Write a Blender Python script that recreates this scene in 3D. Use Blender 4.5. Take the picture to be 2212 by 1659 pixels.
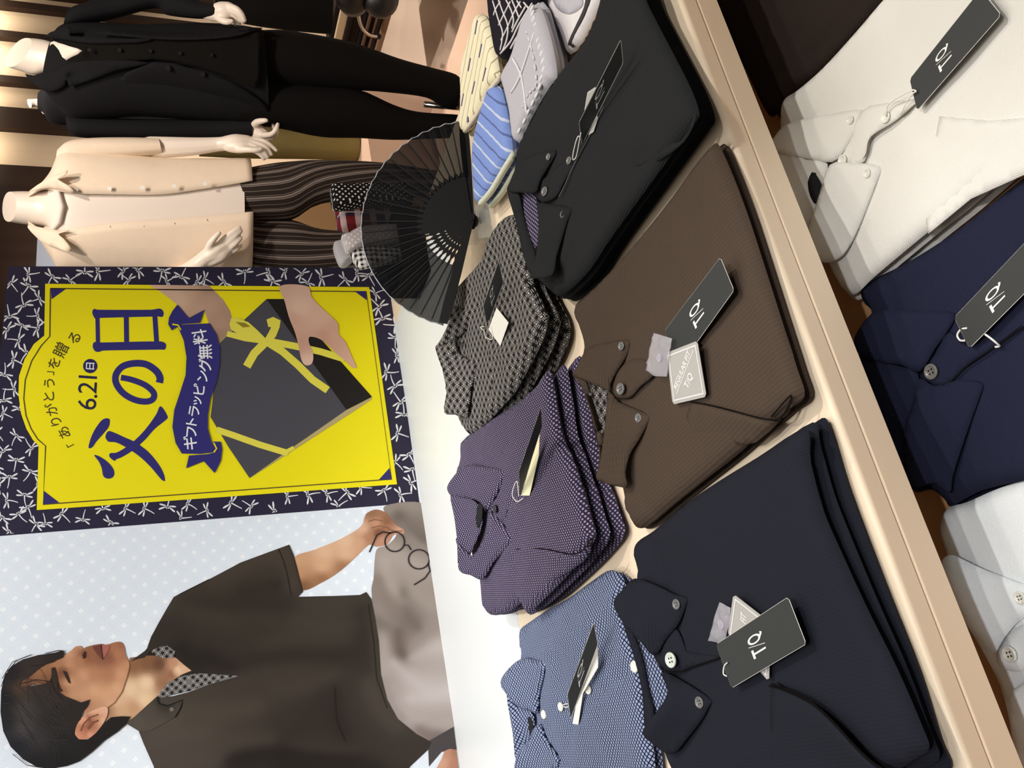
import bpy, math, random
import numpy as np
from mathutils import Vector, Matrix, noise
from mathutils.geometry import delaunay_2d_cdt

for _o in list(bpy.data.objects):
    bpy.data.objects.remove(_o)
SC = bpy.context.scene
COL = SC.collection
random.seed(7)

# ------------------------------------------------------------------ camera
W, H = 2212, 1659
F = 1850.0
CAMZ = 1.25


def _axes():
    d = np.array([972 - H / 2, 5856 - W / 2, F]); d /= np.linalg.norm(d)
    up = -d
    fh = np.array([0, 0, 1.0]); fh = fh - up * fh.dot(up); fh /= np.linalg.norm(fh)
    rt = np.cross(fh, up)
    c, s = math.cos(math.radians(26)), math.sin(math.radians(26))
    return np.array([fh * s + rt * c, fh * c - rt * s, up])


AX = _axes()            # rows: world X, Y, Z in (right, down, forward) of the upright picture
EYE = np.array([0, 0, CAMZ])
R_, D_, F_ = (Vector(AX[:, i]) for i in range(3))
cam_data = bpy.data.cameras.new('camera')
cam = bpy.data.objects.new('camera', cam_data)
COL.objects.link(cam)
cam_data.sensor_fit = 'HORIZONTAL'
cam_data.sensor_width = 36.0
cam_data.lens = 36.0 * F / W
cam_data.clip_start = 0.02
m3 = Matrix((D_, R_, -F_)).transposed()
cam.matrix_world = Matrix.Translation((0, 0, CAMZ)) @ m3.to_4x4()
SC.camera = cam

# ------------------------------------------------------------------ light and exposure
SC.view_settings.view_transform = 'Standard'
SC.view_settings.look = 'None'
SC.view_settings.gamma = 1.0
SC.view_settings.exposure = 0.0
SC.view_settings.use_curve_mapping = False
world = bpy.data.worlds.new('world'); SC.world = world
world.use_nodes = True
bg = world.node_tree.nodes['Background']
bg.inputs[0].default_value = (1.0, 0.93, 0.86, 1)
bg.inputs[1].default_value = 0.16


def spot(name, loc, target, power, color, angle=60, size=0.05, blend=0.6):
    l = bpy.data.lights.new(name, 'SPOT')
    l.energy = power; l.color = color; l.spot_size = math.radians(angle); l.spot_blend = blend
    l.shadow_soft_size = size
    o = bpy.data.objects.new(name, l); COL.objects.link(o)
    o.location = loc
    o.rotation_euler = (Vector(target) - Vector(loc)).to_track_quat('-Z', 'Y').to_euler()
    return o


def area(name, loc, target, power, color, sx, sy):
    l = bpy.data.lights.new(name, 'AREA')
    l.shape = 'RECTANGLE'; l.size = sx; l.size_y = sy
    l.energy = power; l.color = color
    o = bpy.data.objects.new(name, l); COL.objects.link(o)
    o.location = loc
    o.rotation_euler = (Vector(target) - Vector(loc)).to_track_quat('-Z', 'Y').to_euler()
    return o


NEUT = (1.0, 0.96, 0.89)
WARM = (1.0, 0.86, 0.75)
spot('ceiling_spot_table', (1.15, -0.15, 2.9), (0.62, 0.72, 0.75), 90, NEUT, 48, 0.03)
spot('ceiling_spot_front', (0.10, -0.65, 2.9), (0.12, 0.75, 0.7), 46, NEUT, 58, 0.03)
spot('ceiling_spot_near', (-0.15, -1.0, 2.9), (0.02, 0.52, 0.65), 100, (0.98, 0.98, 1.0), 22, 0.03)
spot('ceiling_spot_left', (-0.2, 0.6, 2.9), (-0.05, 1.55, 0.75), 50, (1.0, 0.97, 0.92), 40, 0.04)
spot('ceiling_spot_poster', (0.2, 0.2, 2.9), (0.25, 1.79, 1.35), 105, (0.95, 0.975, 1.0), 52, 0.06)
spot('ceiling_spot_right', (1.7, 0.3, 2.9), (1.0, 0.75, 0.75), 35, WARM, 50, 0.04)
spot('ceiling_spot_suit', (1.6, 0.6, 3.0), (2.25, 2.3, 0.9), 150, WARM, 50, 0.06)
spot('ceiling_spot_linen', (1.1, 0.9, 3.0), (1.85, 2.5, 1.2), 92, WARM, 42, 0.06)
spot('ceiling_spot_rear', (2.4, 2.4, 3.0), (2.9, 3.6, 0.5), 170, WARM, 70, 0.06)
spot('ceiling_spot_aisle', (3.6, 2.2, 3.0), (3.6, 3.0, 0.1), 275, WARM, 80, 0.06)
spot('wall_wash_fill', (1.6, 2.6, 3.0), (1.9, 3.9, 2.0), 30, WARM, 80, 0.06)  # general wash added to lift the niche wall, not a shop fitting
area('overhead_fill', (0.4, 0.9, 3.0), (0.4, 0.9, 0.0), 26, NEUT, 2.2, 1.6)  # broad soft fill added from above, stands for no real fixture

# ------------------------------------------------------------------ picture coordinates to places
V3 = Vector


def ray(x, y):
    u = H - y
    return AX @ np.array([u - H / 2, x - W / 2, F])


def Pz(x, y, z):
    """the place on the horizontal plane at height z"""
    d = ray(x, y); t = (z - CAMZ) / d[2]
    return V3((d[0] * t, d[1] * t, z))


def Pp(x, y, p0, n):
    d = ray(x, y); k = np.dot(n, np.array(p0) - EYE) / np.dot(n, d)
    return V3(EYE + d * k)


def PY(x, y, Y):
    return Pp(x, y, (0, Y, 0), np.array([0, 1.0, 0]))


def q(s, ox=0, oy=0, k=1.0):
    """parse 'x,y x,y ...' measured in an enlarged crop with corner (ox, oy) and scale k"""
    out = []
    for t in s.split():
        v = [float(a) for a in t.split(',')]
        out.append((ox + v[0] / k, oy + v[1] / k) + tuple(v[2:]))
    return out


# ------------------------------------------------------------------ scene graph helpers
def thing(name, label, cat, loc=(0, 0, 0), group=None):
    o = bpy.data.objects.new(name, None); COL.objects.link(o)
    o.empty_display_size = 0.05
    o.location = loc
    return tag(o, label, cat, group)


def tag(o, label, cat, group=None):
    o['label'] = label; o['category'] = cat
    if group: o['group'] = group
    return o


def mk(name, verts, faces, mat, parent=None, smooth=True, uv=None, col=None, mats=None, midx=None):
    me = bpy.data.meshes.new(name)
    off = V3((0, 0, 0))
    if parent is not None:
        p = parent
        while p is not None:
            off += p.location; p = p.parent
    me.from_pydata([tuple(V3(v) - off) for v in verts], [], faces)
    for mm in (mats or [mat]):
        me.materials.append(mm)
    if midx is not None:
        me.polygons.foreach_set('material_index', midx)
    if uv is not None:
        lay = me.uv_layers.new(name='UVMap')
        idx = np.empty(len(me.loops), dtype=np.int32); me.loops.foreach_get('vertex_index', idx)
        lay.data.foreach_set('uv', np.asarray(uv, dtype=np.float32)[idx].ravel())
    if col is not None:
        a = me.color_attributes.new(name='Col', type='FLOAT_COLOR', domain='POINT')
        a.data.foreach_set('color', np.asarray(col, dtype=np.float32).ravel())
    me.polygons.foreach_set('use_smooth', [smooth] * len(me.polygons))
    me.update()
    o = bpy.data.objects.new(name, me); COL.objects.link(o)
    o.parent = parent
    return o


def dup(root, delta=(0, 0, 0), label=None):
    r = root.copy(); COL.objects.link(r); r.location = root.location + V3(delta)
    if label: r['label'] = label
    for ch in list(root.children):
        c = ch.copy(); COL.objects.link(c); c.parent = r
        for g in list(ch.children):
            d = g.copy(); COL.objects.link(d); d.parent = c
    return r


class MB:
    """collects shapes for one mesh"""
    def __init__(s): s.v = []; s.f = []

    def add(s, v, f):
        n = len(s.v); s.v += [V3(a) for a in v]; s.f += [tuple(i + n for i in q_) for q_ in f]

    def box(s, x0, y0, z0, x1, y1, z1, bev=0.0):
        if bev <= 0:
            v = [(x, y, z) for z in (z0, z1) for y in (y0, y1) for x in (x0, x1)]
            s.add(v, [(0, 2, 3, 1), (4, 5, 7, 6), (0, 1, 5, 4), (2, 6, 7, 3), (0, 4, 6, 2), (1, 3, 7, 5)])
        else:
            s.prism([(x0 + bev, y0), (x1 - bev, y0), (x1, y0 + bev), (x1, y1 - bev), (x1 - bev, y1), (x0 + bev, y1), (x0, y1 - bev), (x0, y0 + bev)], z0, z1)

    def prism(s, poly, z0, z1):
        n = len(poly)
        v = [(p[0], p[1], z0) for p in poly] + [(p[0], p[1], z1) for p in poly]
        f = [tuple(range(n - 1, -1, -1)), tuple(range(n, 2 * n))] + [(i, (i + 1) % n, n + (i + 1) % n, n + i) for i in range(n)]
        s.add(v, f)

    def plate(s, pts, th, nrm=None):
        """flat polygon of 3D points given a thickness along its normal"""
        pts = [V3(p) for p in pts]
        n = nrm or poly_normal(pts)
        k = len(pts)
        s.add([p for p in pts] + [p - n * th for p in pts],
              [tuple(range(k)), tuple(range(2 * k - 1, k - 1, -1))] + [(i, k + i, k + (i + 1) % k, (i + 1) % k) for i in range(k)])

    def tube(s, pts, r, n=8, closed=False, cap=True):
        pts = [V3(p) for p in pts]; m = len(pts)
        rs = r if isinstance(r, (list, tuple)) else [r] * m
        ref = None; v = []
        for i in range(m):
            a = pts[(i - 1) % m if closed else max(i - 1, 0)]; b = pts[(i + 1) % m if closed else min(i + 1, m - 1)]
            t = (b - a)
            t = t.normalized() if t.length > 1e-9 else V3((0, 0, 1))
            if ref is None:
                ref = t.orthogonal().normalized()
            ref = (ref - t * ref.dot(t))
            ref = ref.normalized() if ref.length > 1e-9 else t.orthogonal().normalized()
            bi = t.cross(ref)
            for k in range(n):
                an = 2 * math.pi * k / n
                v.append(pts[i] + (ref * math.cos(an) + bi * math.sin(an)) * rs[i])
        f = []
        for i in range(m if closed else m - 1):
            j = (i + 1) % m
            for k in range(n):
                f.append((i * n + k, i * n + (k + 1) % n, j * n + (k + 1) % n, j * n + k))
        if cap and not closed:
            f.append(tuple(range(n - 1, -1, -1))); f.append(tuple((m - 1) * n + k for k in range(n)))
        s.add(v, f)

    def ball(s, c, r, n=10):
        c = V3(c); v = []; f = []
        for i in range(n + 1):
            th = math.pi * i / n
            for k in range(2 * n):
                ph = math.pi * k / n
                rr = r if isinstance(r, (int, float)) else 1
                d = V3((math.sin(th) * math.cos(ph), math.sin(th) * math.sin(ph), math.cos(th)))
                v.append(c + (d * rr if rr == r else V3((d.x * r[0], d.y * r[1], d.z * r[2]))))
        for i in range(n):
            for k in range(2 * n):
                a = i * 2 * n; b = a + 2 * n; k2 = (k + 1) % (2 * n)
                f.append((a + k, b + k, b + k2, a + k2))
        s.add(v, f)

    def build(s, name, mat, parent=None, smooth=False):
        return mk(name, s.v, s.f, mat, parent, smooth)


def poly_normal(pts):
    n = V3((0, 0, 0))
    for i in range(len(pts)):
        a, b = pts[i], pts[(i + 1) % len(pts)]
        n += V3(((a.y - b.y) * (a.z + b.z), (a.z - b.z) * (a.x + b.x), (a.x - b.x) * (a.y + b.y)))
    return n.normalized()


def structure(o):
    o['kind'] = 'structure'; return o


# ------------------------------------------------------------------ curves and filled outlines
def spline(pts, sub=5, closed=True, sharp=()):
    """Catmull-Rom through n-dimensional points"""
    P = np.array(pts, float); n = len(P); out = []
    rng = range(n) if closed else range(n - 1)
    for i in rng:
        p1, p2 = P[i], P[(i + 1) % n]
        p0 = P[(i - 1) % n] if closed or i > 0 else p1
        p3 = P[(i + 2) % n] if closed or i + 2 < n else p2
        t1 = (p2 - p0) * 0.5; t2 = (p3 - p1) * 0.5
        L = np.linalg.norm((p2 - p1)[:2])
        if i in sharp: t1 = (p2 - p1)
        if (i + 1) % n in sharp: t2 = (p2 - p1)
        for tt, L2 in ((t1, 0), (t2, 0)):
            l = np.linalg.norm(tt[:2])
            if l > 1.4 * L: tt *= 1.4 * L / l
        for k in range(sub):
            t = k / sub
            out.append((2 * t**3 - 3 * t**2 + 1) * p1 + (t**3 - 2 * t**2 + t) * t1 + (-2 * t**3 + 3 * t**2) * p2 + (t**3 - t**2) * t2)
    if not closed: out.append(P[-1])
    return np.array(out)


def resample(P, step, closed=True):
    P = np.asarray(P, float)
    Q = np.vstack([P, P[:1]]) if closed else P
    d = np.linalg.norm(np.diff(Q[:, :2], axis=0), axis=1)
    out = []
    for i in range(len(d)):
        k = max(1, int(round(d[i] / step)))
        for j in range(k):
            out.append(Q[i] + (Q[i + 1] - Q[i]) * j / k)
    if not closed: out.append(Q[-1])
    return np.array(out)


def inside(pts, poly):
    x, y = pts[:, 0], pts[:, 1]; c = np.zeros(len(pts), bool); n = len(poly); j = n - 1
    for i in range(n):
        xi, yi = poly[i][:2]; xj, yj = poly[j][:2]
        m = ((yi > y) != (yj > y)) & (x < (xj - xi) * (y - yi) / (yj - yi + 1e-15) + xi)
        c ^= m; j = i
    return c


def dist_poly(pts, line, closed=True):
    d = np.full(len(pts), 1e9); n = len(line)
    for i in range(n if closed else n - 1):
        a = np.asarray(line[i][:2]); b = np.asarray(line[(i + 1) % n][:2]); ab = b - a
        t = np.clip(((pts[:, :2] - a) @ ab) / (ab @ ab + 1e-15), 0, 1)
        d = np.minimum(d, np.linalg.norm(pts[:, :2] - (a + t[:, None] * ab), axis=1))
    return d


def fill(poly, step):
    """2D outline -> (verts, tris, number of outline verts)"""
    P = resample(poly, step) if step else np.asarray(poly, float)
    n = len(P)
    pts = [V3((p[0], p[1])) for p in P]
    if step:
        x0, y0 = P[:, :2].min(0); x1, y1 = P[:, :2].max(0)
        g = []
        r = 0; y = y0 + step * 0.5
        while y < y1:
            x = x0 + (step * 0.5 if r % 2 else 0)
            while x < x1:
                g.append((x, y)); x += step
            y += step * 0.87; r += 1
        if g:
            g = np.array(g)
            g = g[inside(g, P)]
            if len(g): g = g[dist_poly(g, P) > step * 0.55]
            pts += [V3((a, b)) for a, b in g]
    v, e, f, ov, oe, of = delaunay_2d_cdt(pts, [], [tuple(range(n))], 1, 1e-7)
    vv = np.array([(a.x, a.y) for a in v])
    ff = []
    for t in f:
        t = tuple(t)
        a = 0
        for i in range(len(t)):
            p, r2 = vv[t[i]], vv[t[(i + 1) % len(t)]]
            a += p[0] * r2[1] - p[1] * r2[0]
        ff.append(t if a > 0 else t[::-1])
    cnt = {}
    for t in ff:
        for i in range(len(t)):
            k = tuple(sorted((t[i], t[(i + 1) % len(t)]))); cnt[k] = cnt.get(k, 0) + 1
    be = [(t[i], t[(i + 1) % len(t)]) for t in ff for i in range(len(t)) if cnt[tuple(sorted((t[i], t[(i + 1) % len(t)])))] == 1]
    return P, vv, ff, be


def idw(src, val, pts, p=2.5, soft=0.0):
    src = np.asarray(src)[:, :2]; val = np.asarray(val, float)
    out = np.zeros((len(pts),) + val.shape[1:]); step = 2000
    for i in range(0, len(pts), step):
        d = np.linalg.norm(pts[i:i + step, None, :2] - src[None], axis=2) + 1e-6
        if soft: d = np.sqrt(d * d + soft * soft)
        w = d ** -p; w /= w.sum(1, keepdims=True)
        out[i:i + step] = w @ val
    return out


def cloth(name, outline, z, mat, parent, th=0.0012, puff=0.0, r=0.012, bot=None, step=0.006, ctrl=(), creases=(),
          wr=0.0, wf=18.0, uvrot=0.0, sm=4, sharp=(), seed=0, floor=None):
    """Sheet or cushion of cloth. outline: picture points (x, y[, dz]) at height z (+dz), splined;
    puff: how far the top swells above the outline within r of the edge; bot: the same downwards (None: a thin sheet).
    creases: (points, amplitude, width[, side]) ridges or, with side, a step up on the left of the line."""
    pts = [(*Pz(p[0], p[1], z + (p[2] if len(p) > 2 else 0)), ) for p in outline]
    if sm: pts = spline(pts, sm, True, sharp)
    P, vv, ff, be = fill(pts, step)
    n = len(vv)
    srcp = [tuple(p) for p in P]; 
    for c in ctrl:
        w = Pz(c[0], c[1], z + c[2]); srcp.append((w.x, w.y, w.z))
    zz = idw(srcp, [s[2] for s in srcp], vv)
    d = dist_poly(vv, P)
    t = np.clip(d / r, 0, 1)
    prof = np.sqrt(np.maximum(0, 1 - (1 - t) ** 2))
    add = puff * prof
    if wr:
        nz = np.array([noise.noise((a * wf, b * wf, seed)) + 0.5 * noise.noise((a * wf * 2.3, b * wf * 1.3, seed + 9)) for a, b in vv])
        add = add + wr * nz * np.clip(d / (r * 0.8 + 1e-6), 0, 1)
    for c in creases:
        L = [Pz(p[0], p[1], z + puff) for p in c[0]]
        L = spline([(a.x, a.y) for a in L], 6, False)
        dd = dist_poly(vv, L, False)
        if len(c) > 3:
            # signed side of the nearest segment
            best = np.full(n, 1e9); sg = np.zeros(n)
            for i in range(len(L) - 1):
                a, b = L[i], L[i + 1]; ab = b - a
                k = np.clip(((vv - a) @ ab) / (ab @ ab + 1e-15), 0, 1)
                pr = a + k[:, None] * ab; dk = np.linalg.norm(vv - pr, axis=1)
                cr = ab[0] * (vv[:, 1] - a[1]) - ab[1] * (vv[:, 0] - a[0])
                m = dk < best; best[m] = dk[m]; sg[m] = np.sign(cr[m])
            s = sg * best * c[3]
            fade = np.exp(-np.maximum(s, 0) / (c[2] * 14))
            add = add + c[1] * np.clip(s / c[2] * 0.5 + 0.5, 0, 1) * fade * np.clip(t, 0.0, 1)
        else:
            add = add + c[1] * np.exp(-(dd / c[2]) ** 2) * np.clip(t * 1.5, 0, 1)
    zt = zz + add
    zb = zz - (bot * prof if bot is not None else th - add)
    if bot is None: zb = zt - th
    if floor is not None: zb = np.maximum(zb, floor); zt = np.maximum(zt, zb + 1e-4)
    verts = [(vv[i, 0], vv[i, 1], zt[i]) for i in range(n)] + [(vv[i, 0], vv[i, 1], zb[i]) for i in range(n)]
    faces = [f for f in ff] + [tuple(i + n for i in f[::-1]) for f in ff]
    faces += [(a, a + n, b + n, b) for a, b in be]
    c, s = math.cos(uvrot), math.sin(uvrot)
    uv = [(v[0] * c + v[1] * s, -v[0] * s + v[1] * c) for v in verts]
    return mk(name, verts, faces, mat, parent, True, uv)


# ------------------------------------------------------------------ materials
def lin(c):
    return tuple(((v / 255 + 0.055) / 1.055) ** 2.4 if v / 255 > 0.04045 else v / 255 / 12.92 for v in c)


class N:
    """little expression language over math nodes"""
    def __init__(s, nt, sock): s.nt = nt; s.s = sock

    def op(s, o, *a):
        n = s.nt.nodes.new('ShaderNodeMath'); n.operation = o
        for i, v in enumerate((s,) + a):
            if isinstance(v, N): s.nt.links.new(v.s, n.inputs[i])
            else: n.inputs[i].default_value = v
        return N(s.nt, n.outputs[0])

    def __add__(s, o): return s.op('ADD', o)
    def __sub__(s, o): return s.op('SUBTRACT', o)
    def __mul__(s, o): return s.op('MULTIPLY', o)
    def abs(s): return s.op('ABSOLUTE')
    def fract(s): return s.op('FRACT')
    def lt(s, o): return s.op('LESS_THAN', o)
    def gt(s, o): return s.op('GREATER_THAN', o)
    def mn(s, o): return s.op('MINIMUM', o)
    def mx(s, o): return s.op('MAXIMUM', o)
    def band(s, a, b): return s.gt(a) * s.lt(b)


MATS = {}


def base_mat(name, color, rough=0.85, spec=0.25, metal=0.0):
    m = bpy.data.materials.new(name); m.use_nodes = True
    b = m.node_tree.nodes['Principled BSDF']
    b.inputs['Base Color'].default_value = (*lin(color), 1)
    b.inputs['Roughness'].default_value = rough
    b.inputs['Specular IOR Level'].default_value = spec
    b.inputs['Metallic'].default_value = metal
    return m, m.node_tree, b


def uvxy(nt):
    t = nt.nodes.new('ShaderNodeTexCoord'); sp = nt.nodes.new('ShaderNodeSeparateXYZ')
    nt.links.new(t.outputs['UV'], sp.inputs[0])
    return N(nt, sp.outputs[0]), N(nt, sp.outputs[1]), t


def mix(nt, fac, c0, c1):
    n = nt.nodes.new('ShaderNodeMix'); n.data_type = 'RGBA'
    if isinstance(fac, N): nt.links.new(fac.s, n.inputs[0])
    else: n.inputs[0].default_value = fac
    for i, c in ((6, c0), (7, c1)):
        if isinstance(c, tuple): n.inputs[i].default_value = (*lin(c), 1)
        else: nt.links.new(c, n.inputs[i])
    return n.outputs[2]


def tex_noise(nt, vec, scale, detail=3):
    n = nt.nodes.new('ShaderNodeTexNoise'); n.inputs['Scale'].default_value = scale; n.inputs['Detail'].default_value = detail
    if vec is not None: nt.links.new(vec, n.inputs['Vector'])
    return N(nt, n.outputs['Fac'])


def bump(nt, b, h, strength=0.3, dist=0.001):
    n = nt.nodes.new('ShaderNodeBump'); n.inputs['Strength'].default_value = strength; n.inputs['Distance'].default_value = dist
    nt.links.new(h.s, n.inputs['Height']); nt.links.new(n.outputs[0], b.inputs['Normal'])


def plain(name, color, rough=0.6, spec=0.3, metal=0.0, var=0.0, scale=30):
    m, nt, b = base_mat(name, color, rough, spec, metal)
    if var:
        t = nt.nodes.new('ShaderNodeTexCoord')
        f = tex_noise(nt, t.outputs['Object'], scale)
        lo = tuple(c * (1 - var) for c in color); hi = tuple(min(255, c * (1 + var)) for c in color)
        nt.links.new(mix(nt, f, lo, hi), b.inputs['Base Color'])
    return m


def fabric(name, color, rib=0.0016, ang=0.0, rough=0.92, spec=0.12, pique=False, str_=0.5, var=0.04):
    m, nt, b = base_mat(name, color, rough, spec)
    u, v, t = uvxy(nt)
    c, s = math.cos(ang), math.sin(ang)
    a = (u * (c / rib) + v * (s / rib)); bb = (v * (c / rib) - u * (s / rib))
    h1 = ((a.fract() - 0.5).abs() * 2.0)
    if pique:
        h2 = ((bb.fract() - 0.5).abs() * 2.0); h = h1 * h2
    else:
        h2 = (((bb * 0.5).fract() - 0.5).abs() * 0.6); h = h1 + h2
    lo = tuple(x * (1 - 2.2 * var) for x in color); hi = tuple(min(255, x * (1 + var)) for x in color)
    nz = tex_noise(nt, t.outputs['UV'], 30, 4)
    nt.links.new(mix(nt, (h * 0.6 + nz * 0.4), lo, hi), b.inputs['Base Color'])
    bump(nt, b, h, str_, rib * 0.35)
    return m


def diamond_cloth(name, cell, dark, light, kind, rot=math.pi / 4):
    m, nt, b = base_mat(name, dark, 0.9, 0.12)
    u, v, t = uvxy(nt)
    wob = tex_noise(nt, t.outputs['UV'], 25, 1) * 0.25
    c, s = math.cos(rot) / cell, math.sin(rot) / cell
    a = ((u * c + v * s + wob).fract() - 0.5).abs()
    d = ((v * c - u * s + wob).fract() - 0.5).abs()
    mxx, mnn = a.mx(d), a.mn(d)
    if kind == 'sashiko':
        f = mxx.lt(0.115).mx(mxx.band(0.225, 0.28) * mnn.lt(0.2)).mx(mxx.band(0.37, 0.42) * mnn.lt(0.27))
    elif kind == 'dots':
        f = mxx.lt(0.27) * (a + d).lt(0.42)
    else:
        f = mxx.lt(0.42) * mnn.gt(0.07)
    nt.links.new(mix(nt, f, dark, light), b.inputs['Base Color'])
    fine = ((u * (1 / 0.0011)).fract() - 0.5).abs()
    bump(nt, b, fine + f * 0.5, 0.35, 0.0004)
    return m


def print_mat(name='printed_ink'):
    m, nt, b = base_mat(name, (255, 255, 255), 0.5, 0.25)
    a = nt.nodes.new('ShaderNodeVertexColor'); a.layer_name = 'Col'
    nt.links.new(a.outputs[0], b.inputs['Base Color'])
    return m


def wood(name, c0, c1, rough=0.5, axis=0, scale=1.0, spec=0.3):
    m, nt, b = base_mat(name, c0, rough, spec)
    t = nt.nodes.new('ShaderNodeTexCoord'); mp = nt.nodes.new('ShaderNodeMapping')
    sc = [28 * scale] * 3; sc[axis] = 1.6 * scale
    mp.inputs['Scale'].default_value = sc
    nt.links.new(t.outputs['Object'], mp.inputs[0])
    f = tex_noise(nt, mp.outputs[0], 1.0, 6)
    nt.links.new(mix(nt, f, c0, c1), b.inputs['Base Color'])
    return m
# ------------------------------------------------------------------ shared materials
M_CREAM = wood('maple_laminate', (244, 226, 200), (238, 218, 191), 0.42, 0, 0.6)
M_SHELF = wood('brown_shelf_wood', (190, 146, 104), (168, 124, 84), 0.5, 0, 0.8)
M_DARKW = wood('dark_walnut', (66, 48, 36), (44, 31, 23), 0.5, 2, 0.7)
M_WHITE = plain('white_satin_board', (228, 232, 234), 0.35, 0.4)
M_NICHE = wood('lit_niche_panel', (238, 220, 192), (226, 205, 176), 0.6, 2, 0.5)
M_FLOOR = plain('pink_beige_floor', (208, 190, 174), 0.35, 0.4, 0, 0.04, 2.5)
M_CARD = plain('black_card', (56, 58, 58), 0.55, 0.3)
M_INK = plain('white_ink', (240, 240, 238), 0.6, 0.2)
M_PAPER = plain('white_card', (240, 239, 232), 0.6, 0.3)
M_PALEY = plain('pale_yellow_card', (238, 234, 196), 0.6, 0.3)
M_GREYC = plain('grey_card', (176, 174, 170), 0.5, 0.3)
M_CORD = plain('white_cord', (236, 234, 228), 0.6, 0.3)
M_CHROME = plain('chrome', (215, 212, 208), 0.18, 0.5, 1.0)
M_BLACKM = plain('black_leather', (24, 23, 23), 0.45, 0.4)
M_MANN = plain('mannequin_white', (238, 226, 212), 0.35, 0.4)


def clear_mat(name, tint=(255, 255, 255), alpha=0.25, rough=0.08):
    m, nt, b = base_mat(name, tint, rough, 0.6)
    b.inputs['Alpha'].default_value = alpha
    return m


M_CLEAR = clear_mat('clear_acrylic', (225, 228, 224), 0.13, 0.05)
M_BAG = clear_mat('clear_plastic_bag', (222, 220, 230), 0.3, 0.1)
M_BTN = {}


def button_mat(key, c):
    if key not in M_BTN: M_BTN[key] = plain('button_' + key, c, 0.25, 0.5, 0, 0.12, 400)
    return M_BTN[key]


# ------------------------------------------------------------------ the room
mb = MB(); mb.box(-5, -2.5, -0.02, 9, 8, 0.0)
structure(mb.build('floor', M_FLOOR))
BY = 3.9     # back wall
mb = MB(); mb.box(-4, BY + 0.12, 0, 8, BY + 0.2, 3.2)
structure(mb.build('wall_back', M_DARKW))
mb = MB(); mb.box(-5, -2.5, 3.2, 9, 8, 3.24)
structure(mb.build('ceiling', plain('ceiling_paint', (214, 208, 198), 0.8, 0.1)))
# low plinth the mannequins stand on
PLZ = 0.15
mb = MB(); mb.box(1.45, 1.98, 0, 2.75, 2.82, PLZ, 0.01)
tag(mb.build('plinth', plain('plinth_laminate', (216, 188, 166), 0.35, 0.35, 0, 0.03, 3)),
    'low pinkish beige plinth under the two front mannequins', 'plinth')

# wall niches: posts and lit cream panels, laid out on the back wall
zt = 3.0


def wx(x, y): return PY(x, y, BY + 0.05).x


posts = [(-60, -20), (0, 14), (66, 80), (163, 178), (231, 276), (356, 420), (420, 575), (575, 1400)]
xs = []
for a, b in posts: xs.append((wx(20, b), wx(20, a)))
xs.append((xs[0][1] + 0.35, xs[0][1] + 3.0))
mb = MB()
for (a, b) in xs[:-1]:
    mb.box(a, BY + 0.05, 0.0, b, BY + 0.118, zt)
mb.box(xs[0][1] + 0.35, BY + 0.05, 0.0, 7.9, BY + 0.118, zt)
mb.box(xs[7][0], BY + 0.05, zt, 7.9, BY + 0.118, zt + 0.19)
tr = mb.build('trim_1', M_DARKW); structure(tr)
edge = sorted([(a, b) for a, b in xs[:-1]])
mb = MB()
for (a, b), (c, d) in zip(edge[:-1], edge[1:]):
    if c - b > 0.02: mb.box(b, BY + 0.085, 0.0, c, BY + 0.118, zt)
a, b = edge[-1][1], edge[-1][1] + 0.35
mb.box(a, BY + 0.085, 0.0, b, BY + 0.118, zt)
structure(mb.build('trim_2', M_NICHE))
for (a, b), (c, d) in zip(edge[:-1], edge[1:]):
    if c - b > 0.06:
        area('niche_lamp', ((b + c) / 2, BY - 0.06, 2.2), ((b + c) / 2, BY + 0.2, 2.17), 0.75 * (c - b) / 0.2, (1.0, 0.84, 0.66), (c - b) * 0.7, 0.05)

# ------------------------------------------------------------------ display table
TZ = 0.75; TX1 = 1.12; TX0 = -1.1; TY0 = 0.515; TY1 = 1.95
table = thing('display_table', 'cream wood display table with a grooved front rail, holding the folded shirts', 'table', (0, 1.2, 0))
prof = [(TY1, 0.70), (TY1, TZ)]
for k in range(7):
    a = math.pi / 2 * k / 6
    prof.append((TY0 + 0.005 - 0.005 * math.sin(a), TZ - 0.005 + 0.005 * math.cos(a)))
prof += [(TY0, 0.7305), (TY0 + 0.002, 0.7300), (TY0 + 0.002, 0.7285)]
prof += [(TY0 + 0.0004, 0.7278), (TY0, 0.7268), (TY0, 0.702), (TY0 + 0.002, 0.70)]
n = len(prof)
vs = [(TX0, y, z) for y, z in prof] + [(TX1, y, z) for y, z in prof]
fs = [tuple(range(n)), tuple(range(2 * n - 1, n - 1, -1))] + [(i, n + i, n + (i + 1) % n, (i + 1) % n) for i in range(n)]
mk('tabletop', vs, fs, M_CREAM, table, False)
SHZ = 0.585
mb = MB(); mb.box(TX0, 0.08, SHZ - 0.03, TX1, TY1 - 0.05, SHZ)
mb.build('lower_shelf', M_SHELF, table)
mb = MB(); mb.box(TX0 + 0.02, 0.72, SHZ, TX1 - 0.02, 0.75, 0.70)
mb.build('back_panel', M_SHELF, table)
mb = MB(); mb.box(TX0 + 0.08, 0.25, 0.0, TX1 - 0.08, TY1 - 0.1, SHZ - 0.03)
mb.build('base_cabinet', M_CREAM, table)

# white board laid on the table, carrying the big poster
PB = 1.79    # poster plane
BZ = 0.752
mb = MB(); mb.box(TX0 + 0.02, 1.322, TZ, 1.04, PB + 0.1, BZ, 0.001)
tag(mb.build('display_board', M_WHITE), 'glossy white board lying on the table in front of the large poster', 'board')
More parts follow.
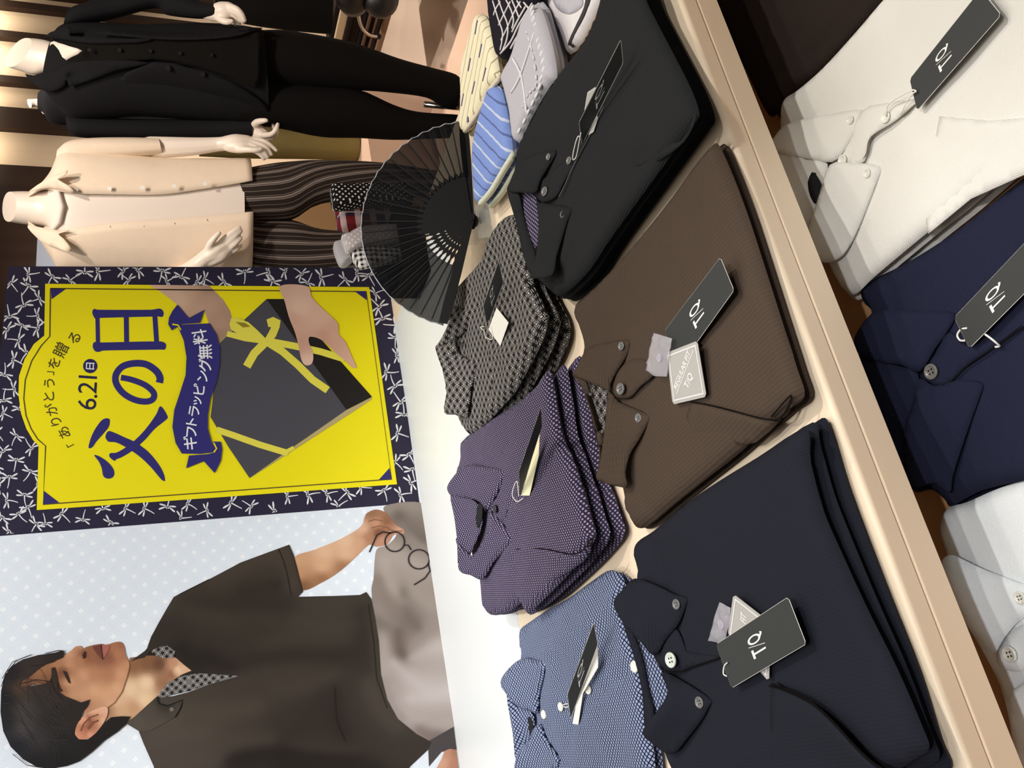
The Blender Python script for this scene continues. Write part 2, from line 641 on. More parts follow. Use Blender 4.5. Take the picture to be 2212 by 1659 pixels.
# ------------------------------------------------------------------ the poster
M_PRINT = print_mat()
poster = thing('promotional_poster', 'large upright poster with a yellow gift panel on dragonfly cloth beside a man in brown', 'poster', (0.5, PB, BZ))
EPS = 0.0004


def pw(x, y, layer): p = PY(x, y, PB - layer * EPS); return p


def flat(name, pts, layer, color=None, parent=None, sm=0, shade=None, step=None, sharp=(), mat=None, poly_list=None, p=3.0, soft=0.0):
    """printed area: outline in picture points on the poster sheet; shade = (x, y, colour) samples of the printed photograph"""
    vs, fs, cs = [], [], []
    for pi, po in enumerate(poly_list or [pts]):
        P = spline([a[:2] for a in po], 5, True, sharp) if sm else np.array([a[:2] for a in po], float)
        if step is None and shade: step = 9
        _, vv, ff, be = fill(P, step)
        n0 = len(vs)
        vs += [pw(a, b, layer + 0.06 * (pi % 8)) for a, b in vv]
        fs += [tuple(i + n0 for i in f) for f in ff]
        if shade:
            c = idw([s[:2] for s in shade], [s[2] for s in shade], vv, p, soft)
            cs += [(*lin(k), 1) for k in c]
        else:
            cs += [(*lin(color or (255, 255, 255)), 1)] * len(vv)
    # orientation: faces look at the viewer
    if fs:
        a, b, c = (V3(vs[i]) for i in fs[0][:3])
        if (b - a).cross(c - a).y > 0: fs = [f[::-1] for f in fs]
    return mk(name, vs, fs, mat or M_PRINT, parent or poster, False, None, cs)


def stroke_poly(line, w):
    """polygon around a polyline; w a number or one width per point"""
    L = np.array([a[:2] for a in line], float); n = len(L)
    ws = w if isinstance(w, (list, tuple, np.ndarray)) else [w] * n
    l, r = [], []
    for i in range(n):
        t = L[min(i + 1, n - 1)] - L[max(i - 1, 0)]
        t = t / (np.linalg.norm(t) + 1e-9); nn = np.array([-t[1], t[0]])
        l.append(L[i] + nn * ws[i] / 2); r.append(L[i] - nn * ws[i] / 2)
    return l + r[::-1]


def strokes(name, lines, w, layer, color, parent=None, closed=False, sm=0):
    vs, fs = [], []
    for ln in lines:
        L = spline([a[:2] for a in ln], 6, closed) if sm else np.array([a[:2] for a in ln], float)
        if closed: L = np.vstack([L, L[:1]])
        po = stroke_poly(L, w); m = len(L); n0 = len(vs)
        vs += [pw(a[0], a[1], layer) for a in po]
        for i in range(m - 1):
            fs.append((n0 + i, n0 + i + 1, n0 + 2 * m - 2 - i, n0 + 2 * m - 1 - i))
    return mk(name, vs, fs, M_PRINT, parent or poster, False, None, [(*lin(color), 1)] * len(vs))


_tc = bpy.data.curves.new('lettering', 'FONT')
_to = bpy.data.objects.new('lettering', _tc); COL.objects.link(_to)


def glyphs(text, bold=0.0, res=3):
    _tc.body = text; _tc.offset = bold; _tc.resolution_u = res
    dg = bpy.context.evaluated_depsgraph_get(); dg.update()
    me = bpy.data.meshes.new_from_object(_to.evaluated_get(dg))
    v = np.array([(a.co.x, a.co.y) for a in me.vertices]); f = [tuple(p.vertices) for p in me.polygons]
    bpy.data.meshes.remove(me)
    return v, f


def text_px(items, bold):
    """items: (char, x, y, size, turn in degrees); picture points of glyphs reading up the picture"""
    V, Fc = [], []
    for ch, x, y, size, rot in items:
        v, f = glyphs(ch, bold)
        c = (v.min(0) + v.max(0)) / 2
        v = (v - c) * size
        a = math.radians(rot); v = v @ np.array([[math.cos(a), math.sin(a)], [-math.sin(a), math.cos(a)]])
        n0 = len(V)
        V += [(x - b, y - a2) for a2, b in v]        # glyph right -> up the picture, glyph up -> picture left
        Fc += [tuple(i + n0 for i in t) for t in f]
    return V, Fc


def poster_text(name, items, layer, color, parent, bold=0.0):
    V, Fc = text_px(items, bold)
    vs = [pw(a, b, layer) for a, b in V]
    a, b, c = (vs[i] for i in Fc[0][:3])
    if (b - a).cross(c - a).y > 0: Fc = [f[::-1] for f in Fc]
    return mk(name, vs, Fc, M_PRINT, parent, False, None, [(*lin(color), 1)] * len(vs))


# backing panel of the poster
PX0, PX1, PZ0, PZ1 = -0.25, pw(18, 575, 0).x, BZ, 1.576
mb = MB(); mb.box(PX0, PB, PZ0, PX1, PB + 0.012, PZ1)
mb.build('backing_panel', M_WHITE, poster)
# --- dragonfly cloth print
NAVY = (44, 40, 62)
drg = flat('dragonfly_print', [(18, 575), (-8, 840), (-14, 1159), (906, 1085.5), (847, 655), (836, 578)], 1, NAVY)
C3 = (0, 560, 2.458)
spots = q('155,80 275,95 450,65 525,65 650,60 735,55 860,65 965,90 1090,105 1300,70 1420,70 1510,60 1600,75 1710,95 1830,110 '
          '60,130 150,145 125,240 205,210 50,300 195,300 115,355 35,370 95,430 75,535 25,610 70,690 20,745 20,820 105,790 85,940 165,1000 15,1015 85,1070 160,1130 50,1160 40,1280 130,1255 '
          '100,1355 190,1410 45,1450 330,1355 440,1380 545,1320 585,1400 670,1325 770,1325 890,1310 1000,1300 965,1375 1095,1335 1230,1295 1330,1310 1455,1340 1530,1260 1640,1250 1740,1245 1840,1240 1800,1310 1920,1210 2040,1230 '
          '1995,180 2010,250 2030,310 2095,350 2100,420 2110,510 2055,600 2095,670 2125,755 2145,820 2115,925 2175,1040 2100,1080 2190,1120 2130,1250 2185,1185 195,365 140,500 205,1195 150,1320 240,1400 '
          '375,110 680,108 1050,122 1185,122 890,115 1445,120 1635,122 10,1375 -10,1200 -20,920 1960,90 1900,75 -20,1100', *C3)
rnd = random.Random(3)
polys = []
for x, y in spots:
    a = rnd.uniform(0, 2 * math.pi); s = rnd.uniform(1.1, 1.35)
    ca, sa = math.cos(a), math.sin(a)
    def T(u, v): return (x + (u * ca - v * sa) * s, y + (u * sa + v * ca) * s)
    for ang, L_, wd in ((30, 15, 3.8), (150, 15, 3.8), (-4, 13, 3.5), (184, 13, 3.5)):
        ct, st = math.cos(math.radians(ang)), math.sin(math.radians(ang)); pts = []
        for k in range(10):
            th = 2 * math.pi * k / 10; f = 0.5 - 0.5 * math.cos(th)
            lo = L_ * f + 2.0; wi = wd * 0.5 * math.sin(th) * (0.5 + 0.6 * f)
            pts.append(T(ct * lo - st * wi, st * lo + ct * wi))
        polys.append(pts)
    bend = rnd.uniform(-6, 6)
    body = [(0, 1), (bend * 0.15, -6), (bend * 0.5, -13), (bend, -19)]
    polys.append([T(*p) for p in stroke_poly(spline(body, 3, False), np.linspace(2.4, 1.3, 10))])
    for ex in (-1.6, 1.6):
        polys.append([T(ex + 1.3 * math.cos(k * math.pi / 3), 3.6 + 1.3 * math.sin(k * math.pi / 3)) for k in range(6)])


def clip(po, ring):
    """the part of a polygon inside a convex ring"""
    ar = sum(ring[i][0] * ring[(i + 1) % len(ring)][1] - ring[(i + 1) % len(ring)][0] * ring[i][1] for i in range(len(ring)))
    out = [tuple(p[:2]) for p in po]
    for i in range(len(ring)):
        a, b = ring[i], ring[(i + 1) % len(ring)]
        def side(p): return ((b[0] - a[0]) * (p[1] - a[1]) - (b[1] - a[1]) * (p[0] - a[0])) * (1 if ar > 0 else -1)
        new = []
        for j in range(len(out)):
            p, r = out[j - 1], out[j]; sp, sr = side(p), side(r)
            if (sp >= 0) != (sr >= 0):
                t = sp / (sp - sr); new.append((p[0] + (r[0] - p[0]) * t, p[1] + (r[1] - p[1]) * t))
            if sr >= 0: new.append(r)
        out = new
        if len(out) < 3: return None
    k = sum(out[i][0] * out[(i + 1) % len(out)][1] - out[(i + 1) % len(out)][0] * out[i][1] for i in range(len(out)))
    return out if abs(k) > 1.5 else None


RING = [(20, 577), (-6, 840), (-12, 1155), (905, 1082), (847, 656), (836, 580)]
polys = [k for k in (clip(po, RING) for po in polys) if k]
flat('dragonflies', None, 2, (232, 232, 236), drg, poly_list=polys)

# --- yellow gift panel
YEL = (247, 232, 22)
plate = flat('yellow_panel', q('240,130 1100,140 1960,148 2108,1195 1150,1265 195,1332 205,990 175,960 140,900 112,820 98,720 101,620 131,530 180,450 235,405', *C3), 4, YEL)
LINEC = (92, 78, 40)
strokes('border_line', [q('268,155 1945,172 2080,1168 228,1302 242,992 200,955 165,900 138,830 126,740 134,640 168,540 218,460 264,410', *C3)], 2.6, 5, LINEC, plate, closed=True)
flat('corner_mark', None, 5, (54, 48, 110), plate, poly_list=[q(s, *C3) for s in ('270,155 350,157 274,212', '1880,168 1942,170 1948,218', '2068,1108 2080,1168 2010,1172', '233,1230 228,1302 314,1292')])
SK = (214, 178, 152)
flat('printed_forearm', q('790,136 1110,139 1140,170 1185,215 1222,275 1236,330 1232,380 1200,410 1160,445 1110,345 1085,270 1000,310 940,240 890,200 840,165', *C3), 5,
     parent=plate, shade=[(*p, c) for p, c in zip(q('800,140 1000,150 1110,150 950,210 1100,230 1210,290 1150,330 1170,420 1060,270', *C3),
     [(226, 190, 160), (206, 168, 142), (178, 146, 122), (218, 184, 158), (196, 160, 136), (180, 146, 124), (186, 150, 128), (170, 138, 116), (200, 165, 140)])])
box_ = flat('printed_gift_box', q('1415,211 1630,505 1840,800 1580,980 1325,1162 1215,1000 1118,838 1165,445', *C3), 6, (78, 76, 84), plate)
flat('printed_box_side', q('1415,211 1515,211 1975,730 1840,800', *C3), 6.5, (34, 30, 28), plate)
flat('printed_box_edge', q('1840,800 1975,732 1972,745 1905,790 1325,1163', *C3), 6.5, (188, 170, 120), plate)
RIB = (233, 222, 82)
flat('printed_ribbon', None, 7, RIB, plate, poly_list=[stroke_poly(q(s, *C3), w / 2.458) for s, w in (
    ('1150,905 1240,935 1380,985 1530,1030', 34), ('1500,1032 1560,1000', 20), ('1425,435 1560,460 1700,490 1830,530', 36), ('1205,395 1300,420 1420,437', 30),
    ('1310,570 1350,500 1410,440', 44), ('1420,440 1500,490 1580,560 1660,640 1740,695', 40))] + [
    q('1218,345 1228,312 1265,312 1320,335 1365,375 1415,425 1400,445 1330,420 1260,395 1225,372', *C3), q('1415,320 1450,306 1490,325 1485,360 1465,410 1435,445 1405,425 1428,385 1440,360 1425,360', *C3)])
flat('printed_bow_gap', q('1250,332 1300,338 1330,358 1290,362', *C3), 8, (150, 132, 40), plate)
flat('printed_hand', q('1490,141 1628,142 1655,200 1700,250 1760,305 1795,345 1800,400 1835,440 1865,510 1892,572 1870,574 1835,540 1790,505 1735,450 1690,420 1645,412 1640,440 1662,500 1660,545 1640,563 1615,558 1598,525 1585,460 1565,385 1535,310 1512,225', *C3), 9,
     parent=plate, sm=1, shade=[(*p, c) for p, c in zip(q('1500,150 1620,150 1600,250 1700,300 1780,400 1880,560 1640,550 1600,450 1560,330 1720,420', *C3),
     [(222, 180, 158), (226, 186, 164), (232, 194, 172), (226, 184, 160), (214, 168, 144), (222, 176, 152), (232, 192, 172), (206, 158, 138), (214, 170, 148), (204, 158, 134)])])
INDIGO = (52, 48, 118)
ban = flat('ribbon_banner', q('940,348 1113,340 1150,400 1168,470 1166,560 1150,650 1118,740 1104,830 1104,900 1125,975 1158,1022 1060,1034 965,1032 932,975 915,890 925,800 955,710 985,615 990,520 975,430', *C3), 11, INDIGO, plate)
for tail_ in (q('942,240 1002,312 1086,268 1062,338 960,345 938,360 912,378 893,345 897,310 915,275', *C3), q('1003,1042 1100,1035 1145,1025 1150,1000 1130,968 1172,968 1180,1010 1172,1070 1140,1136 1082,1072 988,1110', *C3)):
    flat('banner_tail', tail_, 10, INDIGO, plate)
flat('banner_fold', None, 11.5, YEL, plate, poly_list=[stroke_poly(q('915,345 945,350 960,375', *C3), 3), stroke_poly(q('1135,975 1150,1005 1135,1025', *C3), 3)])
# the writing
tx = [(c, *q('%g,%g' % (x, y), *C3)[0], s, r) for c, x, y, s, r in (
    ('ギ', 1008, 975, 32, -3), ('フ', 1018, 917, 30, -6), ('ト', 1018, 862, 28, -10), ('ラ', 1032, 806, 29, -10), ('ッ', 1050, 752, 27, -10), ('ピ', 1056, 690, 29, -8),
    ('ン', 1076, 620, 29, -5), ('グ', 1088, 562, 31, -3), ('無', 1088, 492, 33, 3), ('料', 1060, 412, 34, 8))]
poster_text('lettering', tx, 12, (244, 244, 246), ban, 0.012)
tx = [(c, *q('%g,%g' % (x, y), *C3)[0], s, r) for c, x, y, s, r in (
    ('「', 372, 985, 24, 28), ('あ', 340, 920, 29, 25), ('り', 296, 862, 28, 18), ('が', 270, 798, 29, 12), ('と', 258, 728, 29, 4), ('う', 262, 658, 28, -2), ('」', 268, 605, 24, -5),
    ('を', 286, 552, 29, -16), ('贈', 322, 482, 33, -26), ('る', 395, 418, 30, -32))]
poster_text('lettering', tx, 5, (74, 62, 40), plate, 0.004)
tx = [(c, *q('%g,%g' % (x, y), *C3)[0], s, r) for c, x, y, s, r in (('6', 462, 768, 58, -4), ('.', 508, 728, 58, -4), ('2', 464, 682, 58, -4), ('1', 466, 626, 58, -4))]
poster_text('lettering', tx, 5, (44, 40, 70), plate, 0.0)
cx, cy = q('479,567', *C3)[0]
flat('date_disc', [(cx + 15.5 * math.cos(k * math.pi / 12), cy + 15.5 * math.sin(k * math.pi / 12)) for k in range(24)], 5, (44, 40, 90), plate)
poster_text('lettering', [('日', cx, cy, 21, -3)], 6, (240, 240, 244), plate, 0.012)
big = [q(s, *C3) for s in (
    '580,848 560,845 535,860 503,905 482,950 470,1000 490,998 512,968 550,925 576,892 583,865',
    '500,1040 530,1048 570,1075 600,1110 607,1140 595,1160 570,1165 548,1150 540,1110 525,1075',
    '575,913 610,922 660,945 700,962 735,982 790,1025 840,1085 868,1135 876,1176 860,1172 838,1148 800,1103 750,1055 700,1018 650,988 612,972 575,968 560,942',
    '607,1070 582,1050 585,1030 622,1025 680,990 740,938 790,880 830,822 853,780 890,835 878,855 822,900 770,958 712,1010 652,1048 618,1062',
    '490,285 498,264 520,268 800,268 850,262 868,283 862,306 840,304 520,312 505,316',
    '492,465 500,440 530,442 850,436 880,450 876,478 850,480 550,485 525,492 505,488')]
big += [stroke_poly(q(s, *C3), w / 2.458) for s, w in (('517,300 520,450', 22), ('670,300 672,450', 26), ('822,300 832,450', 26))]
no = spline([a for a in q('642,628 700,640 770,668 815,708 812,742 775,756 715,746 655,712 617,660 616,612 650,570 710,553 775,558 828,592 849,628 846,656', *C3)], 5, False)
flat('brush_lettering', None, 5, INDIGO, plate, poly_list=[spline([a[:2] for a in po], 5, True) if len(po) > 4 else po for po in big])
strokes('brush_lettering', [no], np.linspace(12.5, 15.5, len(no)), 5, INDIGO, plate)

# --- the printed man
C4 = (0, 1059, 2.212)
photo = flat('photo_print', [(-14, 1159.5), (906, 1086), (936, 1300), (983, 1659), (1010, 1880), (-14, 1880)], 1, mat=None, color=(226, 234, 242))
m, nt, b_ = base_mat('pale_lattice_print', (226, 234, 242), 0.5, 0.25)
t_ = nt.nodes.new('ShaderNodeTexCoord'); sp_ = nt.nodes.new('ShaderNodeSeparateXYZ'); nt.links.new(t_.outputs['Object'], sp_.inputs[0])
u_, v_ = N(nt, sp_.outputs[0]), N(nt, sp_.outputs[2]); k_ = 0.7071 / 0.026
a_ = ((u_ * k_ + v_ * k_).fract() - 0.5).abs(); d_ = ((v_ * k_ - u_ * k_).fract() - 0.5).abs()
f_ = a_.mx(d_).lt(0.16).mx(a_.mx(d_).band(0.27, 0.31) * 0.45).mx(a_.mx(d_).band(0.38, 0.42) * a_.mn(d_).lt(0.25) * 0.45)
nt.links.new(mix(nt, f_, (230, 238, 248), (245, 249, 254)), b_.inputs['Base Color'])
photo.data.materials[0] = m


def folds(*items):
    out = []
    for s_, c in items:
        L = resample(spline([a[:2] for a in q(s_, *C4)], 5, False), 9, False)
        out += [(a[0], a[1], c) for a in L]
    return out


def S(pts, cols): return [(*p, c) for p, c in zip(q(pts, *C4), cols)]


flat('printed_trousers', q('1838,76 2010,60 2030,160 2056,330 2110,700 2172,1130 2070,1205 1990,1165 1900,1095 1850,1000 1820,880 1808,720 1788,600 1775,480 1785,420 1790,340 1802,280 1850,262 1895,210 1870,150', *C4), 2, parent=photo,
     step=7, soft=9, p=2.6, sm=1, shade=folds(('1850,90 1930,70 2000,70', (150, 138, 130)), ('1900,110 1950,180 2030,240', (96, 86, 80)), ('1925,160 1980,240 2040,290', (150, 138, 130)), ('1860,280 1920,330 2050,380', (170, 158, 150)),
        ('1840,330 1850,420 1930,540', (176, 164, 156)), ('1810,420 1850,520 1920,600', (130, 116, 108)), ('1960,420 1990,500 2080,560', (160, 148, 140)), ('1925,480 1940,580 2000,660', (104, 92, 84)), ('1800,560 1850,620 1900,640', (150, 138, 130)),
        ('1790,620 1860,640 1930,625', (112, 100, 92)), ('1830,690 1850,850 1880,960', (176, 164, 158)), ('1900,660 1910,760 1930,790', (92, 78, 70)), ('1960,760 2030,680 2090,610', (150, 138, 132)), ('1960,800 2060,760 2110,740', (190, 180, 176)),
        ('1880,820 1960,900 2050,960', (196, 186, 184)), ('1950,1000 2060,980 2150,960', (200, 190, 188)), ('1900,1000 1950,1060 2000,1100', (178, 166, 162)), ('2000,1140 2070,1180 2100,1170', (120, 106, 100)), ('2020,1080 2080,1120 2150,1110', (176, 166, 162)), ('1850,900 1870,1000 1920,1090', (150, 138, 134))))
flat('printed_seat', q('2045,1200 2168,1130 2182,1240 2110,1250 2050,1320', *C4), 3, (72, 66, 68), photo)
flat('printed_far_hand', q('2080,1340 2110,1285 2125,1245 2150,1235 2180,1240 2192,1330 2190,1380 2090,1380', *C4), 4, parent=photo, shade=S('2130,1250 2175,1245 2110,1300 2180,1320', [(196, 142, 116), (168, 118, 96), (210, 158, 132), (176, 126, 104)]))
flat('printed_forearm', q('1405,322 1500,285 1600,245 1690,198 1730,165 1740,135 1755,108 1800,92 1850,112 1885,160 1928,188 1926,208 1882,214 1850,258 1800,270 1762,262 1700,320 1620,390 1540,440 1450,478 1410,420', *C4), 3, parent=photo, sm=1,
     shade=S('1420,330 1420,400 1445,465 1550,290 1540,360 1540,430 1650,240 1650,300 1640,370 1730,180 1720,250 1780,110 1800,160 1760,230 1850,150 1900,195 1830,240 1810,200 1870,180',
     [(206, 160, 122), (196, 146, 108), (132, 92, 64), (224, 182, 148), (216, 170, 134), (158, 112, 80), (228, 188, 156), (222, 178, 144), (164, 118, 86), (222, 180, 150), (212, 164, 132), (150, 108, 82), (196, 146, 116), (176, 126, 98), (140, 96, 70), (206, 160, 134), (196, 146, 120), (128, 84, 60), (170, 120, 94)]))
flat('printed_finger_lines', None, 4, (128, 86, 64), photo, poly_list=[stroke_poly(q(s, *C4), 1.6) for s in ('1775,180 1810,170 1860,180', '1790,215 1830,205 1880,205', '1760,150 1790,140 1830,145', '1850,185 1890,195 1925,195')])
flat('printed_collar_shade', q('640,830 700,758 770,730 840,760 880,830 1000,868 1135,886 1000,926 900,962 800,985 700,1030 640,1090 600,1112 560,1085', *C4), 2.5, (40, 33, 28), photo)
# neck and skin
flat('printed_neck', q('380,1060 420,1010 540,1000 600,930 620,800 700,790 790,790 840,800 880,835 915,862 870,880 830,905 790,950 750,985 690,1040 630,1100 560,1115 505,1100', *C4), 3, parent=photo,
     shade=S('520,1060 580,1060 620,950 640,840 700,830 760,830 830,830 890,855 700,920 690,1000 780,920 640,1040 560,1000 820,880 850,860',
     [(176, 132, 100), (206, 164, 128), (232, 198, 160), (142, 98, 68), (128, 88, 60), (104, 70, 50), (190, 140, 108), (216, 170, 136), (236, 202, 166), (232, 198, 160), (150, 108, 78), (196, 152, 116), (220, 180, 144), (150, 104, 76), (236, 200, 164)]))
flat('printed_face', q('90,940 95,900 150,850 210,815 270,795 300,792 340,765 362,747 385,744 398,757 410,750 440,741 482,734 500,738 522,735 545,727 575,725 592,742 602,790 618,832 605,895 585,960 545,1015 500,1048 430,1060 380,1050 330,1010 280,970 240,930 170,930', *C4), 5, parent=photo, sm=1,
     shade=S('130,920 200,850 220,900 270,830 330,780 380,752 395,775 440,750 490,740 540,740 580,735 595,790 560,780 520,800 480,800 420,800 380,810 330,830 300,870 260,910 330,920 400,880 450,880 520,880 580,880 610,840 560,950 500,980 450,960 400,980 360,980 300,950 480,1030 420,1030 530,1020 370,1030 240,870',
     [(120, 80, 56), (158, 108, 74), (130, 86, 58), (176, 122, 86), (206, 156, 118), (200, 148, 112), (130, 82, 58), (150, 98, 70), (150, 92, 72), (168, 112, 80), (158, 102, 72), (170, 116, 84), (176, 120, 88), (140, 88, 66), (142, 92, 68), (148, 94, 66), (178, 124, 90), (196, 142, 106), (120, 78, 56), (150, 100, 70), (206, 154, 116), (204, 150, 114), (186, 130, 96), (176, 122, 88), (206, 152, 116), (196, 142, 106), (214, 164, 126), (212, 160, 122), (214, 162, 124), (204, 152, 116), (196, 146, 112), (160, 110, 80), (196, 146, 112), (186, 134, 102), (210, 162, 126), (170, 120, 90), (150, 102, 70)]))
flat('printed_ear', q('358,1160 372,1112 405,1072 450,1050 490,1034 514,1040 511,1080 482,1130 442,1175 402,1191 372,1186', *C4), 8, parent=photo, sm=1,
     shade=S('370,1170 400,1100 450,1060 500,1045 490,1100 430,1170 430,1100 400,1150 460,1090 420,1130', [(216, 148, 116), (226, 164, 130), (232, 178, 146), (226, 176, 146), (222, 170, 138), (216, 152, 120), (130, 78, 58), (176, 112, 86), (190, 132, 104), (150, 92, 70)]))
flat('printed_ear_fold', None, 9, (128, 76, 56), photo, poly_list=[stroke_poly(q('385,1150 400,1115 430,1085 470,1072', *C4), 3), stroke_poly(q('420,1140 445,1110 470,1100', *C4), 4)])
flat('printed_features', None, 7, (58, 36, 28), photo, poly_list=[
    q('245,850 262,845 272,900 290,945 300,960 285,965 262,930 248,890', *C4),            # brow
    q('300,862 318,868 330,895 338,925 326,918 312,892', *C4),                               # eye
    q('402,770 412,774 410,800 398,806 394,788', *C4)])                                      # nostril
flat('printed_lips', q('484,741 505,737 525,742 519,766 506,786 493,810 487,776', *C4), 7, (172, 102, 88), photo)
flat('printed_upper_lip', q('444,748 468,741 486,741 489,776 493,810 476,796 458,774', *C4), 7, (112, 64, 54), photo, sm=1)
flat('printed_mouth_line', stroke_poly(q('482,740 486,770 492,808', *C4), 2.2), 8, (70, 38, 34), photo)
flat('printed_jaw_line', stroke_poly(q('620,835 606,895 584,962 548,1015 505,1046', *C4), 2.2), 6, (158, 110, 80), photo)
# the hair
flat('printed_hair', q('262,776 300,764 308,782 300,800 270,812 225,828 185,852 140,890 100,912 92,935 150,935 210,925 242,905 250,850 262,850 275,900 275,960 310,985 350,1000 385,1015 430,1000 420,1030 395,1060 385,1095 362,1120 355,1165 375,1190 420,1192 470,1150 500,1110 530,1085 580,1080 622,1082 600,1120 560,1155 500,1195 440,1250 380,1295 320,1318 250,1330 180,1325 110,1285 50,1225 15,1150 2,1060 5,960 20,890 55,840 110,808 180,788', *C4), 9, parent=photo,
     shade=S('280,780 150,830 60,880 20,1000 20,1100 80,1230 180,1310 300,1290 450,1210 580,1100 200,1000 120,1050 250,1100 180,1180 300,1220 340,1080 100,940 220,950 120,1140',
     [(40, 32, 28), (48, 40, 36), (26, 22, 22), (18, 16, 18), (24, 22, 26), (22, 24, 30), (18, 16, 18), (16, 14, 14), (22, 18, 16), (28, 22, 20), (46, 40, 38), (64, 58, 56), (34, 30, 28), (48, 44, 44), (26, 24, 24), (40, 32, 28), (70, 52, 40), (54, 40, 32), (66, 60, 60)]))
rh = random.Random(5); hs = []
for k in range(46):
    t = rh.random(); x0 = 20 + 250 * t + rh.uniform(-10, 10); y0 = 900 + rh.uniform(-60, 260)
    ln = [(x0, y0), (x0 + rh.uniform(30, 70), y0 + rh.uniform(0, 50)), (x0 + rh.uniform(70, 150), y0 + rh.uniform(40, 150))]
    ln = [(min(a, 340 if b > 1000 else 240), max(b, 860)) for a, b in ln]
    hs.append(stroke_poly(spline([(C4[0] + a / C4[2], C4[1] + b / C4[2]) for a, b in ln], 4, False), 0.9))
flat('printed_hair_strands', None, 10, (56, 51, 50), photo, poly_list=hs)
hs = [stroke_poly(q(s, *C4), 1.5) for s in ('10,900 60,820 150,785', '5,940 30,870 80,815', '100,925 170,905 240,915', '215,780 280,765 305,770', '60,1260 130,1315 220,1328', '140,840 200,835 260,818', '240,900 262,960 300,1000')]
flat('printed_hair_wisps', None, 10, (30, 24, 22), photo, poly_list=hs)
# the brown polo shirt in the picture
pol = flat('printed_polo_shirt', q('622,818 700,762 722,700 760,630 800,560 830,510 870,488 1000,425 1150,345 1280,297 1381,260 1402,310 1420,380 1447,486 1425,509 1600,505 1720,500 1750,486 1775,520 1790,600 1810,720 1820,880 1850,1000 1900,1092 1990,1165 2062,1204 2045,1240 1960,1320 1900,1420 740,1420 735,1320 690,1220 662,1150 600,1112 640,1085 700,1030 750,985 820,985 900,965 1000,928 1140,888 1040,880 960,868 915,860 880,835 840,800 836,770 800,742 770,745 720,765 690,800 660,806', *C4), 4, parent=photo, step=8, soft=12, p=2.6,
     shade=folds(('640,820 700,770 730,700', (50, 43, 37)), ('800,560 850,500 920,470', (66, 58, 50)), ('900,560 1000,500 1100,460', (58, 51, 43)), ('1000,440 1150,370 1350,285', (70, 61, 52)), ('1330,300 1370,390 1400,470', (72, 62, 53)), ('1150,490 1260,460 1340,440', (38, 32, 26)),
        ('1200,440 1280,420 1350,380', (58, 50, 42)), ('870,500 1000,540 1200,545 1400,540', (42, 36, 30)), ('900,580 1050,600 1200,620 1300,640', (62, 55, 46)), ('1100,590 1200,630 1280,660', (46, 40, 33)), ('1450,540 1600,540 1740,520', (62, 55, 47)), ('1400,620 1550,650 1720,640', (64, 57, 48)),
        ('760,700 830,660 900,680', (48, 41, 35)), ('860,740 900,800 960,840', (30, 25, 20)), ('980,780 1050,830 1120,850', (30, 24, 20)), ('950,700 1050,740 1150,760', (50, 43, 36)), ('1150,830 1300,790 1500,790 1700,780', (40, 33, 27)), ('1250,740 1450,700 1650,700', (62, 54, 46)),
        ('1720,560 1735,700 1750,850', (40, 33, 28)), ('1780,600 1795,760 1800,900', (64, 56, 48)), ('1150,900 1300,880 1500,860', (62, 54, 46)), ('1300,950 1450,930 1600,880', (66, 58, 50)), ('1400,1160 1500,1040 1600,940', (46, 38, 32)), ('1600,960 1610,1080 1650,1180', (36, 29, 24)),
        ('1650,950 1700,1050 1780,1150', (54, 46, 40)), ('1760,920 1810,1050 1900,1130', (72, 64, 56)), ('900,960 1050,930 1150,910', (66, 57, 49)), ('880,1060 1050,1060 1250,1030', (72, 63, 54)), ('1300,1110 1380,1080 1450,1040', (50, 42, 36)), ('700,1100 780,1090 850,1060', (80, 71, 63)),
        ('720,1200 850,1170 1000,1160', (76, 68, 60)), ('1000,1220 1150,1200 1300,1190', (70, 61, 53)), ('1400,1210 1550,1230 1700,1240', (60, 52, 45)), ('1750,1190 1850,1220 1980,1220', (54, 46, 40)), ('760,1300 900,1290 1050,1270', (72, 64, 58)), ('1100,1300 1250,1255 1400,1265 1700,1290', (26, 21, 17)),
        ('1300,1340 1500,1330 1800,1330', (34, 28, 23))))
M_LIN = diamond_cloth('print_sashiko', 0.0105, (36, 32, 32), (206, 204, 202), 'sashiko')


def uv_from_xz(o, k=1.0):
    me = o.data; lay = me.uv_layers.new(name='UVMap'); me.materials[0] = M_LIN
    for l in me.loops: c = me.vertices[l.vertex_index].co; lay.data[l.index].uv = (c.x * k, c.z * k)


uv_from_xz(flat('printed_collar_lining', None, 6, parent=pol, poly_list=[q('722,766 770,746 800,743 836,770 832,800 780,802 735,787', *C4), q('752,985 800,922 860,890 945,874 1140,887 1000,927 900,962 820,978 775,992', *C4)]))
flat('printed_collar_leaf', None, 7, parent=pol, shade=S('660,1110 760,1130 850,1060 700,1050 800,1000 700,790', [(82, 74, 66), (78, 70, 62), (70, 62, 54), (76, 68, 60), (40, 34, 30), (50, 44, 38)]),
     poly_list=[q('600,1113 640,1088 700,1035 748,988 756,1018 800,1030 872,1000 866,1040 835,1085 720,1148 665,1152', *C4)])
flat('printed_collar_shadow', stroke_poly(q('752,990 760,1020 800,1030 872,1002 862,1042 836,1086', *C4), 2.5), 8, (22, 18, 16), pol)
strokes('printed_seams', [q('1380,262 1402,312 1420,380 1447,486', *C4), q('1330,280 1352,330 1372,400 1390,500', *C4), q('1760,545 1785,720 1800,900 1850,1040', *C4), q('1000,425 860,495', *C4), q('1600,940 1608,1100 1650,1200', *C4)], 1.6, 6, (36, 29, 24), pol)
